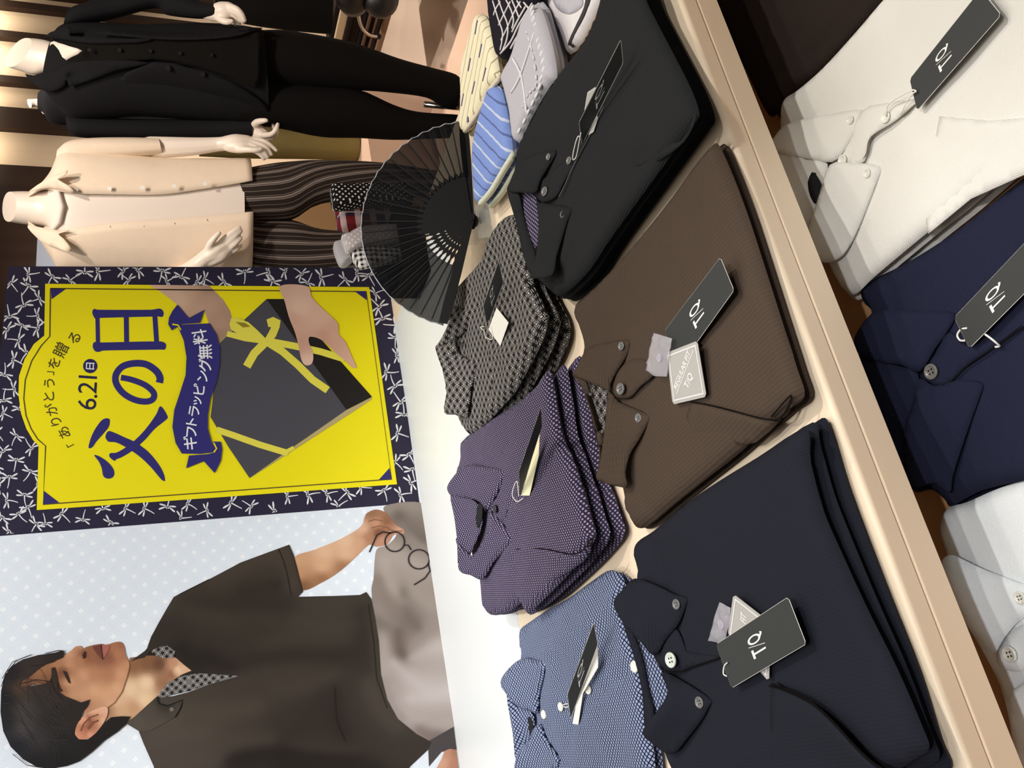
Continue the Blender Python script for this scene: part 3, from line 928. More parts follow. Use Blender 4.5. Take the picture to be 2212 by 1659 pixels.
for bx, by, r in ((905, 917, 5), (820, 1047, 4.5)):
    x0, y0 = q('%g,%g' % (bx, by), *C4)[0]
    flat('printed_button', [(x0 + r * math.cos(k * math.pi / 8), y0 + r * math.sin(k * math.pi / 8)) for k in range(16)], 8, (116, 108, 104), pol)
gl = []
for bx, by, rx, ry in ((1886, 246, 47, 47), (2002, 330, 50, 46)):
    gl.append(q(' '.join('%g,%g' % (bx + rx * math.cos(k * math.pi / 12 + 0.05), by + ry * math.sin(k * math.pi / 12 + 0.05)) for k in range(25)), *C4))
gl += [q(s, *C4) for s in ('1932,262 1950,262 1965,285', '1868,205 1830,198 1800,215 1765,296', '2045,350 2055,385 2030,420 1978,452')]
strokes('printed_glasses', gl, 3.0, 6, (46, 38, 38), photo)
# ------------------------------------------------------------------ folded shirts
BLK, BRN, NVY = (38, 39, 41), (75, 63, 54), (33, 35, 44)
F_BLK = fabric('black_ribbed_knit', BLK, 0.0026, 0.1, str_=0.3)
F_BRN = fabric('brown_ribbed_knit', BRN, 0.0040, 0.05, str_=0.22)
F_NVY = fabric('navy_ribbed_knit', NVY, 0.0030, 0.0, str_=0.16, var=0.03)
F_BRN2 = fabric('brown_ribbed_collar', BRN, 0.0036, 1.3, str_=0.5)
F_NVY2 = fabric('navy_ribbed_collar', NVY, 0.003, 1.3, str_=0.4)
F_SAS = diamond_cloth('sashiko_cloth', 0.0125, (25, 24, 25), (184, 180, 176), 'sashiko', 0.35)
F_PUR = diamond_cloth('purple_dotted_cloth', 0.0044, (46, 40, 60), (150, 141, 168), 'dots', 0.55)
F_BLU = diamond_cloth('blue_lattice_cloth', 0.0088, (24, 28, 50), (146, 158, 190), 'lattice', 0.7)
F_WHT = fabric('white_pique', (228, 226, 220), 0.0016, 0.6, pique=True, str_=0.4, var=0.02)
F_LNV = fabric('lower_navy_pique', (34, 37, 58), 0.0017, 0.6, pique=True)
F_PAL = fabric('pale_blue_pique', (232, 238, 242), 0.0016, 0.3, pique=True, str_=0.4, var=0.02)
F_LBR = fabric('dark_brown_knit', (44, 36, 32), 0.003, 0.6)
F_SEAM = plain('dark_seam', (20, 18, 18), 0.9, 0.05)


def lerp_outline(a, b, t):
    return [(p[0] + (r[0] - p[0]) * t, p[1] + (r[1] - p[1]) * t) for p, r in zip(a, b)]


def root_at(pts, z):
    c = np.mean([list(Pz(p[0], p[1], z)) for p in pts], 0)
    return (float(c[0]), float(c[1]), z)


def stack(top, bottom, z0, heights, mat, labels, group, seed=0, top_kw=None, name='folded_shirt', sm=4):
    """a pile of folded shirts, lowest first; the topmost gets its outline from `top`. Returns the topmost root and its surface height"""
    n = len(heights); zz = z0
    for i, h in enumerate(heights):
        t = i / (n - 1) if n > 1 else 1
        rg = random.Random(seed * 31 + i)
        ol = lerp_outline(bottom, top, t)
        if i < n - 1:
            dx, dy = rg.uniform(-4, 4), rg.uniform(-4, 4)
            ol = [(p[0] + dx, p[1] + dy) for p in ol]
        zm = zz + h * 0.5
        root = thing(name, labels[i], 'shirt', root_at(ol, zz + 0.0005), group)
        kw = dict(puff=h * 0.48, bot=h * 0.46, r=h * 0.85, step=0.0085 if i == n - 1 else 0.012, seed=seed + i, wr=0.0012, sm=sm)
        if i == n - 1: kw.update(top_kw or {})
        else: kw['wr'] = 0.0004
        cloth('body', ol, zm, mat, root, **kw)
        zz += h
    return root, zz


def button(root, x, y, z, r, mat, tilt=(0, 0), name='button', holes=True):
    p = Pz(x, y, z)
    mb = MB(); n = 24; v = []; f = []
    prof_ = [(0, 0), (1.0, 0), (1.0, 0.16), (0.9, 0.24), (0.74, 0.2), (0.66, 0.13), (0.0, 0.13)]
    for (rr, zz) in prof_:
        for k in range(n):
            a = 2 * math.pi * k / n
            v.append((rr * math.cos(a) * r, rr * math.sin(a) * r, zz * r * 1.4))
    for i in range(len(prof_) - 1):
        for k in range(n): f.append((i * n + k, i * n + (k + 1) % n, (i + 1) * n + (k + 1) % n, (i + 1) * n + k))
    nrm = V3((tilt[0], tilt[1], 1)).normalized(); qn = V3((0, 0, 1)).rotation_difference(nrm)
    v = [p + qn @ V3(a) for a in v]
    o = mk(name, v, f, mat, root, True)
    if holes:
        mb = MB()
        for sx, sy in ((1, 1), (1, -1), (-1, 1), (-1, -1)):
            c = p + qn @ V3((sx * 0.24 * r, sy * 0.24 * r, 0.20 * r))
            mb.add([c + qn @ V3((math.cos(k * math.pi / 4) * 0.13 * r, math.sin(k * math.pi / 4) * 0.13 * r, 0)) for k in range(8)], [tuple(range(8))])
        mb.build('thread_holes', F_SEAM, o)
    return o


def seam(root, pts, z, r=0.0009, mat=None, name='stitching'):
    L = spline([(p[0], p[1], (p[2] if len(p) > 2 else 0)) for p in pts], 5, False)
    mb = MB(); mb.tube([Pz(a[0], a[1], z + a[2]) for a in L], r, 6)
    return mb.build(name, mat or F_SEAM, root, True)


def bil(c, u, v):
    """c: string-end left, string-end right, far right, far left; u along the short edge, v towards the string end"""
    return (c[3] * (1 - u) + c[2] * u) * (1 - v) + (c[0] * (1 - u) + c[1] * u) * v


def planar(corners, z):
    """the corners of a flat card: the sheet that passes closest to the given heights"""
    c = [Pz(p[0], p[1], z + p[2]) for p in corners]
    m = np.mean([list(p) for p in c], 0); u, s_, vt = np.linalg.svd(np.array([list(p) for p in c]) - m)
    return [Pp(p[0], p[1], m, vt[2]) for p in corners]


def unit_text(text, bold):
    """letters in the unit square; the house slash is a thin slanted rule"""
    if text != 'T/Q':
        v, f = glyphs(text, bold, 5)
        return (v - v.min(0)) / (v.max(0) - v.min(0)), f
    V, Fc = [], []
    for ch, x0, x1 in (('T', 0.0, 0.40), ('Q', 0.60, 1.0)):
        v, f = glyphs(ch, 0.012, 6); t = (v - v.min(0)) / (v.max(0) - v.min(0)); n0 = len(V)
        V += [(x0 + p[0] * (x1 - x0), p[1] if ch == 'T' else p[1] * 1.12 - 0.1) for p in t]; Fc += [tuple(i + n0 for i in k) for k in f]
    n0 = len(V); V += [(0.38, -0.06), (0.405, -0.06), (0.60, 1.08), (0.575, 1.08)]; Fc.append((n0, n0 + 1, n0 + 2, n0 + 3))
    return np.array(V), Fc


def on_card(c, text, u0, u1, v0, v1, bold=0.02):
    t, f = unit_text(text, bold)
    n = (c[1] - c[0]).cross(c[3] - c[0]).normalized()
    if n.z < 0: n = -n
    vs = [bil(c, u0 + a * (u1 - u0), v0 + b * (v1 - v0)) + n * 0.00035 for a, b in t]
    fix = []
    for k in f:
        a, b, d = (vs[i] for i in k[:3]); fix.append(k if (b - a).cross(d - a).dot(n) >= 0 else k[::-1])
    return vs, fix


def hang_tag(corners, z, label, text_at=(0.26, 0.74, 0.44, 0.62), mat=None):
    """black swing tag; corners (x, y, dz) in the order string-end left, string-end right, far right, far left"""
    c = planar(corners, z)
    root = thing('hang_tag', label, 'tag', tuple((c[0] + c[1] + c[2] + c[3]) / 4))
    mb = MB(); e = 0.04
    pts = []
    for i in range(4):
        a, b, d = c[i], c[(i - 1) % 4], c[(i + 1) % 4]
        pts += [a + (b - a).normalized() * 0.0022, a + (d - a).normalized() * 0.0022]
    n = poly_normal(pts)
    if n.z < 0: pts = pts[::-1]
    mb.plate(pts, 0.0005)
    card = mb.build('card', mat or M_CARD, root)
    vs, f = on_card(c, 'T/Q', *text_at)
    mk('lettering', vs, f, M_INK, card, False)
    # pale paper core along the cut edges
    mb = MB(); mb.tube([p - V3((0, 0, 0.0003)) for p in pts], 0.00032, 4, True); mb.build('cut_edge', M_PAPER, card)
    return root, c


def cord(root, pts, z, r=0.0007, mat=None):
    L = spline([(p[0], p[1], p[2]) for p in pts], 6, False)
    mb = MB(); mb.tube([Pz(a[0], a[1], z + a[2]) for a in L], r, 6)
    return mb.build('cord', mat or M_CORD, root, True)


def fit_card(corners, z, label, line_text=True, rd=0.003):
    c = planar(corners, z)
    root = thing('fit_card', label, 'tag', tuple((c[0] + c[1] + c[2] + c[3]) / 4))
    n = poly_normal(c); pts = c if n.z > 0 else c[::-1]
    rp = []
    for i in range(4):
        a, b, d = pts[i], pts[(i - 1) % 4], pts[(i + 1) % 4]
        rp += [a + (b - a).normalized() * rd, a + (d - a).normalized() * rd]
    mb = MB(); mb.plate(rp, 0.0005); card = mb.build('card', M_GREYC, root)
    up = poly_normal(rp)
    mb = MB(); ce = sum(pts, V3()) / 4
    ring = [ce + (p - ce) * 0.88 for p in pts]; ring2 = [ce + (p - ce) * 0.84 for p in pts]
    o = up * 0.0003
    for i in range(4):
        j = (i + 1) % 4
        mb.add([ring[i] + o, ring[j] + o, ring2[j] + o, ring2[i] + o], [(0, 1, 2, 3)])
    # diagonal rule
    a, b = c[0] * 0.9 + c[2] * 0.1, c[2] * 0.9 + c[0] * 0.1
    t = (c[1] - c[3]).normalized() * 0.0004
    if line_text: mb.add([a + o + t, b + o + t, b + o - t, a + o - t], [(0, 1, 2, 3)])
    mb.build('border', M_INK, card)
    return root, c, card, up


def diag_text(c, card, up, text, size, off, shift=0.0):
    """writing along the diagonal c[0] -> c[2] of a card, moved sideways by off"""
    v, f = glyphs(text, 0.01, 4)
    lo, hi = v.min(0), v.max(0); ce = (lo + hi) / 2
    d = (c[2] - c[0]).normalized(); w = up.cross(d).normalized()
    m_ = sum(c, V3()) / 4
    vs = [m_ + up * 0.00035 + d * ((a - ce[0]) * size + shift) + w * ((b - ce[1]) * size + off) for a, b in v]
    mk('lettering', vs, f, M_INK, card, False)


def plastic_bag(pts, z, label):
    c = [Pz(p[0], p[1], z + p[2]) for p in pts]
    root = thing('button_bag', label, 'bag', tuple(sum(c, V3()) / len(c)))
    P2 = [(p.x, p.y, p.z) for p in c]
    P, vv, ff, be = fill(P2, 0.003)
    n = len(vv); zz = idw([p for p in P2], [p[2] for p in P2], vv)
    d = dist_poly(vv, P)
    nz = np.array([noise.noise((a * 160, b * 160, 2)) for a, b in vv])
    k = np.clip(d / 0.004, 0, 1)
    top = [(vv[i, 0], vv[i, 1], zz[i] + k[i] * (0.0028 + 0.0026 * nz[i])) for i in range(n)]
    bot = [(vv[i, 0], vv[i, 1], zz[i] - 0.0004) for i in range(n)]
    mk('film', top + bot, list(ff) + [tuple(i + n for i in f[::-1]) for f in ff], M_BAG, root, True)
    m_ = sum(c, V3()) / len(c)
    mb = MB(); mb.tube([m_ + V3((0, 0, 0.0006)), m_ + V3((0, 0, 0.0016))], 0.0045, 14)
    mb.build('spare_button', button_mat('lilac', (170, 160, 180)), root)
    return root


def collar_parts(root, z, mat, far, near, band=None, lining=None, lin_mat=None, tab=None, leaf_kw=None):
    kw = dict(th=0.0022, puff=0.0016, r=0.006, step=0.005, sm=3)
    kw.update(leaf_kw or {})
    if lining: cloth('neck_lining', lining, z, lin_mat, root, th=0.001, step=0.006, sm=2)
    if band: cloth('collar_band', band, z, mat, root, th=0.0015, puff=0.001, r=0.004, step=0.006, sm=3)
    if tab: cloth('placket', tab, z, mat, root, th=0.0015, puff=0.0006, r=0.003, step=0.006, sm=3)
    cloth('collar_leaf', far, z, mat, root, **kw)
    if near: cloth('collar_leaf', near, z, mat, root, **kw)


G_K = button_mat('grey_horn', (112, 112, 112)); G_P = button_mat('pearl', (206, 216, 206)); G_D = button_mat('dark_horn', (52, 52, 58)); G_W = button_mat('white_shell', (226, 226, 216))

# ---- black pile
K7 = (1050, 0, 2.513)
top = [(1310, -60), (1301, 4), (1261, 94), (1201, 171), (1128, 300), (1121, 335), (1112, 420), (1134, 520), (1152, 585), (1172, 612), (1190, 628), (1207, 640), (1230, 628), (1273, 585), (1320, 515), (1400, 405), (1455, 330), (1500, 268), (1511, 245), (1490, 185), (1440, 88), (1400, 10), (1370, -60)]
bot = [(p[0] + 38, p[1] + 14) for p in top]
r_blk, zt_ = stack(top, bot, TZ, [0.012, 0.012, 0.012, 0.014], F_BLK,
    ['black folded polo shirt at the very bottom of the black pile', 'black folded polo shirt second from the bottom of the black pile',
     'black folded polo shirt just under the top one of the black pile', 'black folded polo shirt with purple neck lining, topmost of the black pile'],
    'black polo shirts in a pile', 1, dict(r=0.016, creases=[([(1330, 300), (1400, 312), (1460, 305), (1492, 262)], 0.003, 0.005), ([(1205, 640), (1215, 560), (1240, 510)], 0.004, 0.006), ([(1300, 470), (1345, 400), (1400, 330)], -0.0012, 0.008)]))
Z = zt_ - 0.002
collar_parts(r_blk, Z, F_BLK,
    q('195,865,.012 375,815,.003 335,905,.006 290,980,.010 265,1045,.016 180,1045,.026 115,1036,.028 130,985,.026', *K7),
    q('270,1072,.014 292,1100,.010 460,1130,.003 440,1195,.004 410,1290,.006 378,1395,.012 355,1495,.020 245,1512,.028 238,1488,.028 268,1400,.024 278,1330,.021 284,1200,.016', *K7),
    q('115,1036,.026 172,1045,.022 200,1160,.016 240,1300,.016 268,1400,.020 240,1490,.026 200,1380,.026 160,1200,.026', *K7),
    q('172,1040,.016 262,1050,.010 288,1200,.010 280,1330,.014 255,1340,.015 240,1300,.015 200,1160,.014', *K7), F_PUR,
    q('265,1045,.009 300,985,.006 360,930,.004 440,860,.003 470,900,.003 420,990,.004 385,1060,.005 340,1090,.008 290,1090,.011', *K7))
seam(r_blk, q('395,1070,.006 430,1000,.005 480,890,.004 560,740,.003 640,580,.003', *K7), Z, 0.0008, plain('grey_stitch', (96, 92, 100), 0.9, 0.1), 'placket_stitching')
for x, y, r, dz in ((320, 1040, .0062, .0095), (340, 852, .0045, .0065), (452, 872, .005, .004), (417, 1164, .0045, .0055)):
    p = q('%g,%g' % (x, y), *K7)[0]; button(r_blk, p[0], p[1], Z + dz, r, G_K, (0.0, -0.25))
cloth('pocket', q('672,745 800,755 960,775 1050,770 1105,700 1130,620 1140,640 1095,740 1040,800 940,870 800,920 700,905', *K7), Z, F_BLK, r_blk, th=0.001, puff=0.0012, r=0.004, step=0.006, sm=2, wr=0.0)
tg, c = hang_tag(q('520,785,.006 503,665,.016 730,213,.034 742,342,.012', *K7), Z, 'black swing tag lying on the black polo shirt with the purple lining', (.22, .8, .40, .60))
cord(tg, q('520,760,.008 500,740,.014 480,800,.012 470,865,.008 490,850,.006 515,720,.014', *K7), Z)
fit_card(q('595,470,.010 550,500,.014 533,600,.016 605,620,.004', *K7), Z, 'grey card showing above the tag on the black polo shirt', False, 0.0008)
fit_card(q('600,625,.003 555,735,.003 583,716,.003 608,640,.003', *K7), Z + 0.001, 'grey card corner showing below the tag on the black polo shirt', False, 0.0008)

# ---- brown pile
K8 = (1200, 500, 2.552)
top = [(1556, 318), (1541, 312), (1500, 360), (1462, 413), (1420, 468), (1375, 523), (1330, 575), (1290, 615), (1254, 648), (1243, 664), (1250, 700), (1266, 742), (1262, 790), (1275, 850), (1300, 950), (1320, 1020), (1350, 1058), (1355, 1095), (1370, 1133), (1388, 1141), (1412, 1128), (1460, 1088), (1520, 1040), (1590, 985), (1650, 932), (1700, 888), (1738, 856), (1722, 795), (1687, 685), (1652, 575), (1617, 468), (1586, 385)]
bot = [(p[0] + 14, p[1] + 4) for p in top]
r_brn, zt_ = stack(top, bot, TZ, [0.012, 0.016], F_BRN,
    ['brown folded polo shirt underneath the brown one with a grey fit card', 'brown folded polo shirt with a sashiko neck lining, on top of the brown pile'],
    'brown polo shirts in a pile', 2, dict(r=0.018, wr=0.002, creases=[([(1345, 620), (1352, 585), (1385, 545), (1425, 490)], -0.003, 0.006), ([(1255, 655), (1262, 700), (1278, 742)], -0.0025, 0.004), ([(1385, 1055), (1400, 1100), (1415, 1128)], -0.0025, 0.004), ([(1560, 600), (1640, 640), (1690, 700)], 0.0015, 0.012)]))
Z = zt_ - 0.0015
collar_parts(r_brn, Z, F_BRN2,
    q('180,640,.014 290,612,.008 410,598,.002 385,690,.004 335,770,.008 298,840,.014 292,878,.016 165,822,.028 95,795,.030 110,760,.030', *K8),
    q('292,885,.014 345,940,.008 515,1015,.002 505,1055,.003 455,1150,.005 405,1230,.008 380,1330,.014 392,1395,.012 372,1412,.014 228,1368,.028 240,1290,.026 262,1150,.022 278,1000,.018', *K8),
    q('95,795,.026 160,818,.024 200,930,.018 240,1060,.018 262,1160,.020 232,1362,.026 240,1200,.026 200,1020,.026 140,850,.027', *K8),
    q('155,818,.016 292,872,.012 282,1000,.012 270,1170,.014 240,1060,.013 200,930,.013', *K8), F_SAS,
    q('292,870,.010 330,800,.007 370,740,.005 440,700,.003 560,740,.003 545,790,.003 470,850,.004 420,905,.005 380,920,.008 330,910,.010', *K8),
    dict(puff=0.002))
seam(r_brn, q('300,880,.013 345,915,.008 415,915,.005 470,865,.004 548,790,.003', *K8), Z, 0.0008, None, 'placket_seam')
for x, y, r, dz in ((362, 868, .0068, .011), (365, 632, .005, .0065), (459, 1028, .0052, .0055)):
    p = q('%g,%g' % (x, y), *K8)[0]; button(r_brn, p[0], p[1], Z + dz, r, G_K, (0, -0.2))
cloth('pocket', q('745,940,.002 900,975,.004 1100,1025,.008 1190,1035,.009 1240,1020,.008 1285,950,.004 1305,915,.002 1290,985,.001 1240,1040 1100,1165 960,1165 740,1110', *K8), Z, F_BRN, r_brn, th=0.0012, puff=0.0012, r=0.004, step=0.006, sm=2)
seam(r_brn, q('750,940,.004 900,968,.006 1100,1022,.011 1195,1038,.011 1245,1020,.010 1285,960,.005 1300,905,.004 1270,930,.003 1190,1020,.002', *K8), Z, 0.0007, None, 'pocket_edge')
tg, c = hang_tag([(1468, 791, .008), (1435, 715, .012), (1555.5, 556, .022), (1585, 627, .010)], Z, 'black swing tag lying on the brown polo shirt', (.26, .74, .42, .60))
fc, c, card, up = fit_card([(1506, 736, .009), (1526, 857, .005), (1453, 874, .004), (1440, 762, .012)], Z + 0.003, 'grey fit card lying across the black tag on the brown polo shirt', False)
mb = MB(); o = up * 0.0003; a, b = c[2] * .82 + c[0] * .18, c[0] * .86 + c[2] * .14; t = (c[1] - c[3]).normalized() * 0.0004
mb.add([a + o + t, b + o + t, b + o - t, a + o - t], [(0, 1, 2, 3)]); mb.build('rule', M_INK, card)
cc = [c[2], c[1], c[0], c[3]]
diag_text(cc, card, up, 'REGULAR FIT', 0.0082, 0.0058, 0.0)
diag_text(cc, card, up, 'T/Q', 0.0105, -0.0085, -0.002)
plastic_bag(q('540,560,.012 642,590,.014 628,660,.013 612,800,.010 545,798,.010 497,765,.009', *K8), Z + 0.003, 'clear spare button bag beside the fit card on the brown polo shirt')

# ---- navy pile
K9 = (1300, 900, 2.186)
top = [(1739, 927), (1638, 987), (1529, 1055), (1460, 1106), (1412, 1147), (1378, 1170), (1369, 1195), (1380, 1240), (1360, 1320), (1385, 1420), (1410, 1560), (1450, 1650), (1490, 1760), (1570, 1800), (1760, 1745), (1900, 1690), (1972, 1642), (2007, 1618), (1995, 1575), (1940, 1447), (1872, 1310), (1817, 1190), (1780, 1104), (1752, 1000)]
bot = [(1772, 903), (1660, 990), (1545, 1065), (1475, 1120), (1430, 1160), (1400, 1185), (1395, 1210), (1405, 1250), (1390, 1320), (1415, 1420), (1440, 1560), (1480, 1650), (1520, 1760), (1600, 1810), (1800, 1760), (1950, 1710), (2020, 1685), (2052, 1658), (2030, 1600), (1985, 1455), (1920, 1290), (1866, 1150), (1826, 1040), (1793, 930)]
r_nvy, zt_ = stack(top, bot, TZ, [0.013, 0.013, 0.016], F_NVY,
    ['navy folded polo shirt at the bottom of the navy pile, nearest the front rail', 'navy folded polo shirt in the middle of the navy pile', 'navy folded polo shirt with a lattice neck lining, on top of the navy pile'],
    'navy polo shirts in a pile', 3, dict(r=0.02, wr=0.0016, creases=[([(1410, 1165), (1422, 1200), (1440, 1260)], -0.004, 0.005), ([(1640, 1025), (1670, 1040), (1690, 1060)], 0.0012, 0.01), ([(1440, 1100), (1540, 1060), (1640, 1000)], -0.001, 0.005)]))
Z = zt_ - 0.0015
collar_parts(r_nvy, Z, F_NVY2,
    q('152,765,.016 260,800,.010 340,840,.006 402,858,.002 390,905,.003 355,985,.006 300,1050,.010 245,1128,.018 180,1060,.026 100,975,.030 55,878,.032 95,820,.028', *K9),
    q('270,1180,.014 300,1205,.010 400,1262,.006 512,1338,.002 500,1375,.003 470,1430,.004 400,1520,.007 330,1595,.010 260,1560,.016 190,1495,.028 240,1420,.026 310,1310,.020 290,1240,.016', *K9),
    q('100,975,.026 150,1030,.020 190,1140,.018 220,1280,.018 245,1420,.022 205,1480,.028 190,1300,.026 150,1130,.025', *K9),
    q('150,1025,.016 245,1125,.012 275,1185,.012 310,1310,.013 240,1425,.018 222,1280,.014 195,1140,.014', *K9), F_BLU,
    q('248,1120,.012 300,1045,.008 345,1000,.005 380,1060,.004 400,1110,.003 560,1140,.003 415,1190,.003 370,1200,.005 310,1200,.009 270,1175,.012', *K9))
seam(r_nvy, q('270,1178,.012 310,1205,.009 370,1205,.006 420,1185,.004 560,1138,.003', *K9), Z, 0.0009, None, 'placket_seam')
for x, y, r, dz, m_ in ((329, 1149, .0076, .011, G_P), (354, 886, .0052, .0065, G_K), (463, 1349, .0055, .0055, G_K)):
    p = q('%g,%g' % (x, y), *K9)[0]; button(r_nvy, p[0], p[1], Z + dz, r, m_, (0, -0.2))
cloth('pocket', q('800,1265,.003 860,1285,.006 990,1350,.010 1100,1450,.013 1200,1560,.013 1290,1640,.010 1380,1700,.008 1300,1760,.004 1000,1760,.002 790,1740,.001 795,1500,.001', *K9), Z, F_NVY, r_nvy, th=0.0014, puff=0.001, r=0.004, step=0.008, sm=2)
for off in (0, 9):
    seam(r_nvy, q('%g,%g,.005 860,%g,.008 990,%g,.0125 1100,%g,.0155 1200,%g,.0155 1290,%g,.013 1400,%g,.010' % (800 - off, 1262 + off, 1283 + off, 1348 + off, 1448 + off, 1558 + off, 1640 + off, 1700 + off), *K9), Z, 0.0007, None, 'pocket_edge')
plastic_bag([(1554, 1301, .008), (1578, 1313, .010), (1576, 1350, .009), (1562, 1390, .006), (1529, 1384, .005)], Z + 0.001, 'clear spare button bag under the tag on the navy polo shirt')
fc, c, card, up = fit_card([(1572, 1372, .006), (1584, 1283, .010), (1664, 1345, .006), (1661, 1473, .004)], Z + 0.002, 'grey fit card mostly under the black tag on the navy polo shirt', False)
cc = [c[0], c[1], c[2], c[3]]
vs, f = on_card(cc, 'FIT', .60, .78, .60, .74, 0.01); mk('lettering', vs, f, M_INK, card, False)
tg, c = hang_tag([(1580, 1486, .011), (1547, 1392, .013), (1702, 1290, .016), (1741, 1391, .011)], Z, 'black swing tag lying on the navy polo shirt', (.27, .73, .42, .60))
cord(tg, q('590,1225,.013 575,1215,.012 578,1180,.012 592,1162,.014', *K9), Z)

# ---- sashiko pile
K5 = (900, 450, 3.016)
top = [(1091, 470), (1061, 510), (1047, 553), (1023, 583), (996, 612), (982, 629), (976, 655), (974, 690), (960, 745), (970, 830), (990, 890), (1014, 938), (1050, 915), (1085, 880), (1115, 845), (1140, 800), (1165, 752), (1181, 705), (1176, 662), (1152, 610), (1150, 540), (1130, 470)]
bot = [(p[0] + 45, p[1] + 22) for p in top]
r_sas, zt_ = stack(top, bot, BZ, [0.018, 0.018, 0.020], F_SAS,
    ['black and white sashiko patterned shirt at the bottom of its pile', 'black and white sashiko patterned shirt in the middle of its pile', 'black and white sashiko patterned shirt on top of its pile behind the black pile'],
    'sashiko patterned shirts in a pile', 4, dict(r=0.024, wr=0.004, creases=[([(1040, 905), (1060, 830), (1060, 780)], -0.003, 0.006), ([(1135, 765), (1155, 745), (1172, 720)], -0.006, 0.006), ([(1000, 640), (1040, 600), (1080, 540)], -0.003, 0.012), ([(1060, 760), (1100, 765), (1150, 745)], 0.003, 0.006)]))
Z = zt_ - 0.003
collar_parts(r_sas, Z, F_SAS,
    q('235,640,.012 300,660,.008 358,665,.003 335,760,.004 290,820,.008 240,855,.014 190,880,.024 122,905,.030 160,850,.028 210,740,.022', *K5),
    q('122,905,.030 190,885,.022 240,870,.016 265,940,.010 340,990,.006 408,1030,.002 380,1080,.004 350,1180,.008 325,1355,.012 250,1345,.020 180,1330,.028 195,1200,.028 165,1040,.030', *K5),
    None, None, None, None, dict(puff=0.003))
button(r_sas, 900 + 300 / 3.016, 450 + 890 / 3.016, Z + 0.008, 0.005, G_D)
tg, c = hang_tag([(1052, 705, .006), (1043, 660, .020), (1077, 563, .045), (1087, 611, .014)], Z, 'black swing tag standing askew on the sashiko patterned shirt', (.22, .8, .42, .62))
cord(tg, q('440,770,.008 415,775,.006 440,800,.006 450,840,.005 495,850,.006 480,770,.010', *K5), Z)
c = planar([(900 + a / 3.016, 450 + b / 3.016, d) for a, b, d in ((520, 648, .014), (598, 745, .008), (545, 896, .004), (468, 790, .006))], Z)
mb = MB(); mb.plate(c if poly_normal(c).z > 0 else c[::-1], 0.0005)
tag(mb.build('price_card', M_PAPER), 'blank white square card on the sashiko patterned shirt', 'tag')

# ---- purple pile
K6 = (900, 850, 2.05)
top = [(1000, 952), (1050, 914), (1115, 873), (1160, 833), (1186, 800), (1200, 850), (1214, 935), (1235, 985), (1253, 1035), (1276, 1115), (1286, 1160), (1260, 1205), (1215, 1255), (1165, 1305), (1141, 1326), (1129, 1302), (1095, 1325), (1052, 1322), (1042, 1255), (1025, 1200), (1003, 1100), (990, 1030), (999, 985)]
bot = [(1050, 965), (1095, 925), (1160, 885), (1205, 830), (1252, 768), (1270, 840), (1282, 930), (1302, 1000), (1318, 1050), (1340, 1110), (1350, 1152), (1320, 1195), (1265, 1250), (1205, 1300), (1150, 1325), (1145, 1312), (1120, 1318), (1090, 1315), (1078, 1255), (1060, 1200), (1042, 1100), (1030, 1030), (1040, 990)]
r_pur, zt_ = stack(top, bot, BZ, [0.016, 0.017, 0.019], F_PUR,
    ['purple dotted shirt at the bottom of the purple pile', 'purple dotted shirt in the middle of the purple pile', 'purple dotted shirt with open collar, on top of the purple pile'],
    'purple dotted shirts in a pile', 5, dict(r=0.022, wr=0.0025, creases=[([(1060, 1200), (1130, 1190), (1200, 1205), (1262, 1195)], 0.003, 0.007), ([(1090, 1115), (1110, 1080), (1160, 1040), (1195, 985)], -0.003, 0.006), ([(1005, 1000), (1060, 1000), (1100, 960)], -0.0015, 0.01)]))
Z = zt_ - 0.003
collar_parts(r_pur, Z, F_PUR,
    q('215,318,.014 300,325,.008 390,345,.003 370,410,.004 330,490,.008 318,515,.010 260,470,.016 150,450,.026 135,415,.030 165,365,.026', *K6),
    q('320,520,.010 350,545,.007 418,635,.003 390,690,.005 340,745,.008 290,822,.012 240,805,.020 190,785,.028 185,700,.028 175,640,.028 240,720,.020 300,640,.014 330,580,.010', *K6),
    q('150,450,.026 200,455,.018 260,480,.014 290,560,.012 260,660,.014 190,780,.024 178,640,.028 165,540,.028', *K6),
    None, None,
    q('318,510,.007 345,470,.005 375,460,.004 400,520,.003 380,565,.003 345,560,.006', *K6), dict(puff=0.003))
cloth('neck_label', q('272,488,.0165 290,500,.014 288,560,.013 270,596,.0155 262,560,.017', *K6), Z, F_BLK, r_pur, th=0.0006, step=0.005, sm=2)
p = q('349,511', *K6)[0]; button(r_pur, p[0], p[1], Z + .008, .0065, G_D)
cloth('pocket', q('430,690,.001 560,690,.002 700,710,.006 752,680,.010 775,640,.006 770,690,.002 735,745,.001 600,830 470,860 440,780', *K6), Z, F_PUR, r_pur, th=0.0012, puff=0.0015, r=0.005, step=0.006, sm=2)
seam(r_pur, q('440,690,.003 560,688,.005 690,712,.010 745,685,.013 772,640,.009', *K6), Z, 0.0007, None, 'pocket_edge')
tg, c = hang_tag([(1123, 1070, .012), (1121, 1018, .026), (1168, 880, .046), (1170, 920, .026)], Z, 'black swing tag tilted up on the purple dotted shirt', (.22, .8, .42, .62))
cord(tg, q('452,455,.014 445,390,.012 428,420,.009 425,455,.008 445,478,.008 470,465,.009', *K6), Z)
c = planar([(900 + a / 2.05, 850 + b / 2.05, d) for a, b, d in ((545, 168, .016), (541, 270, .010), (500, 452, .004), (463, 452, .006))], Z)
mb = MB(); mb.plate(c if poly_normal(c).z > 0 else c[::-1], 0.0006)
tag(mb.build('price_card', M_PALEY), 'pale yellow card under the black tag on the purple dotted shirt', 'tag')

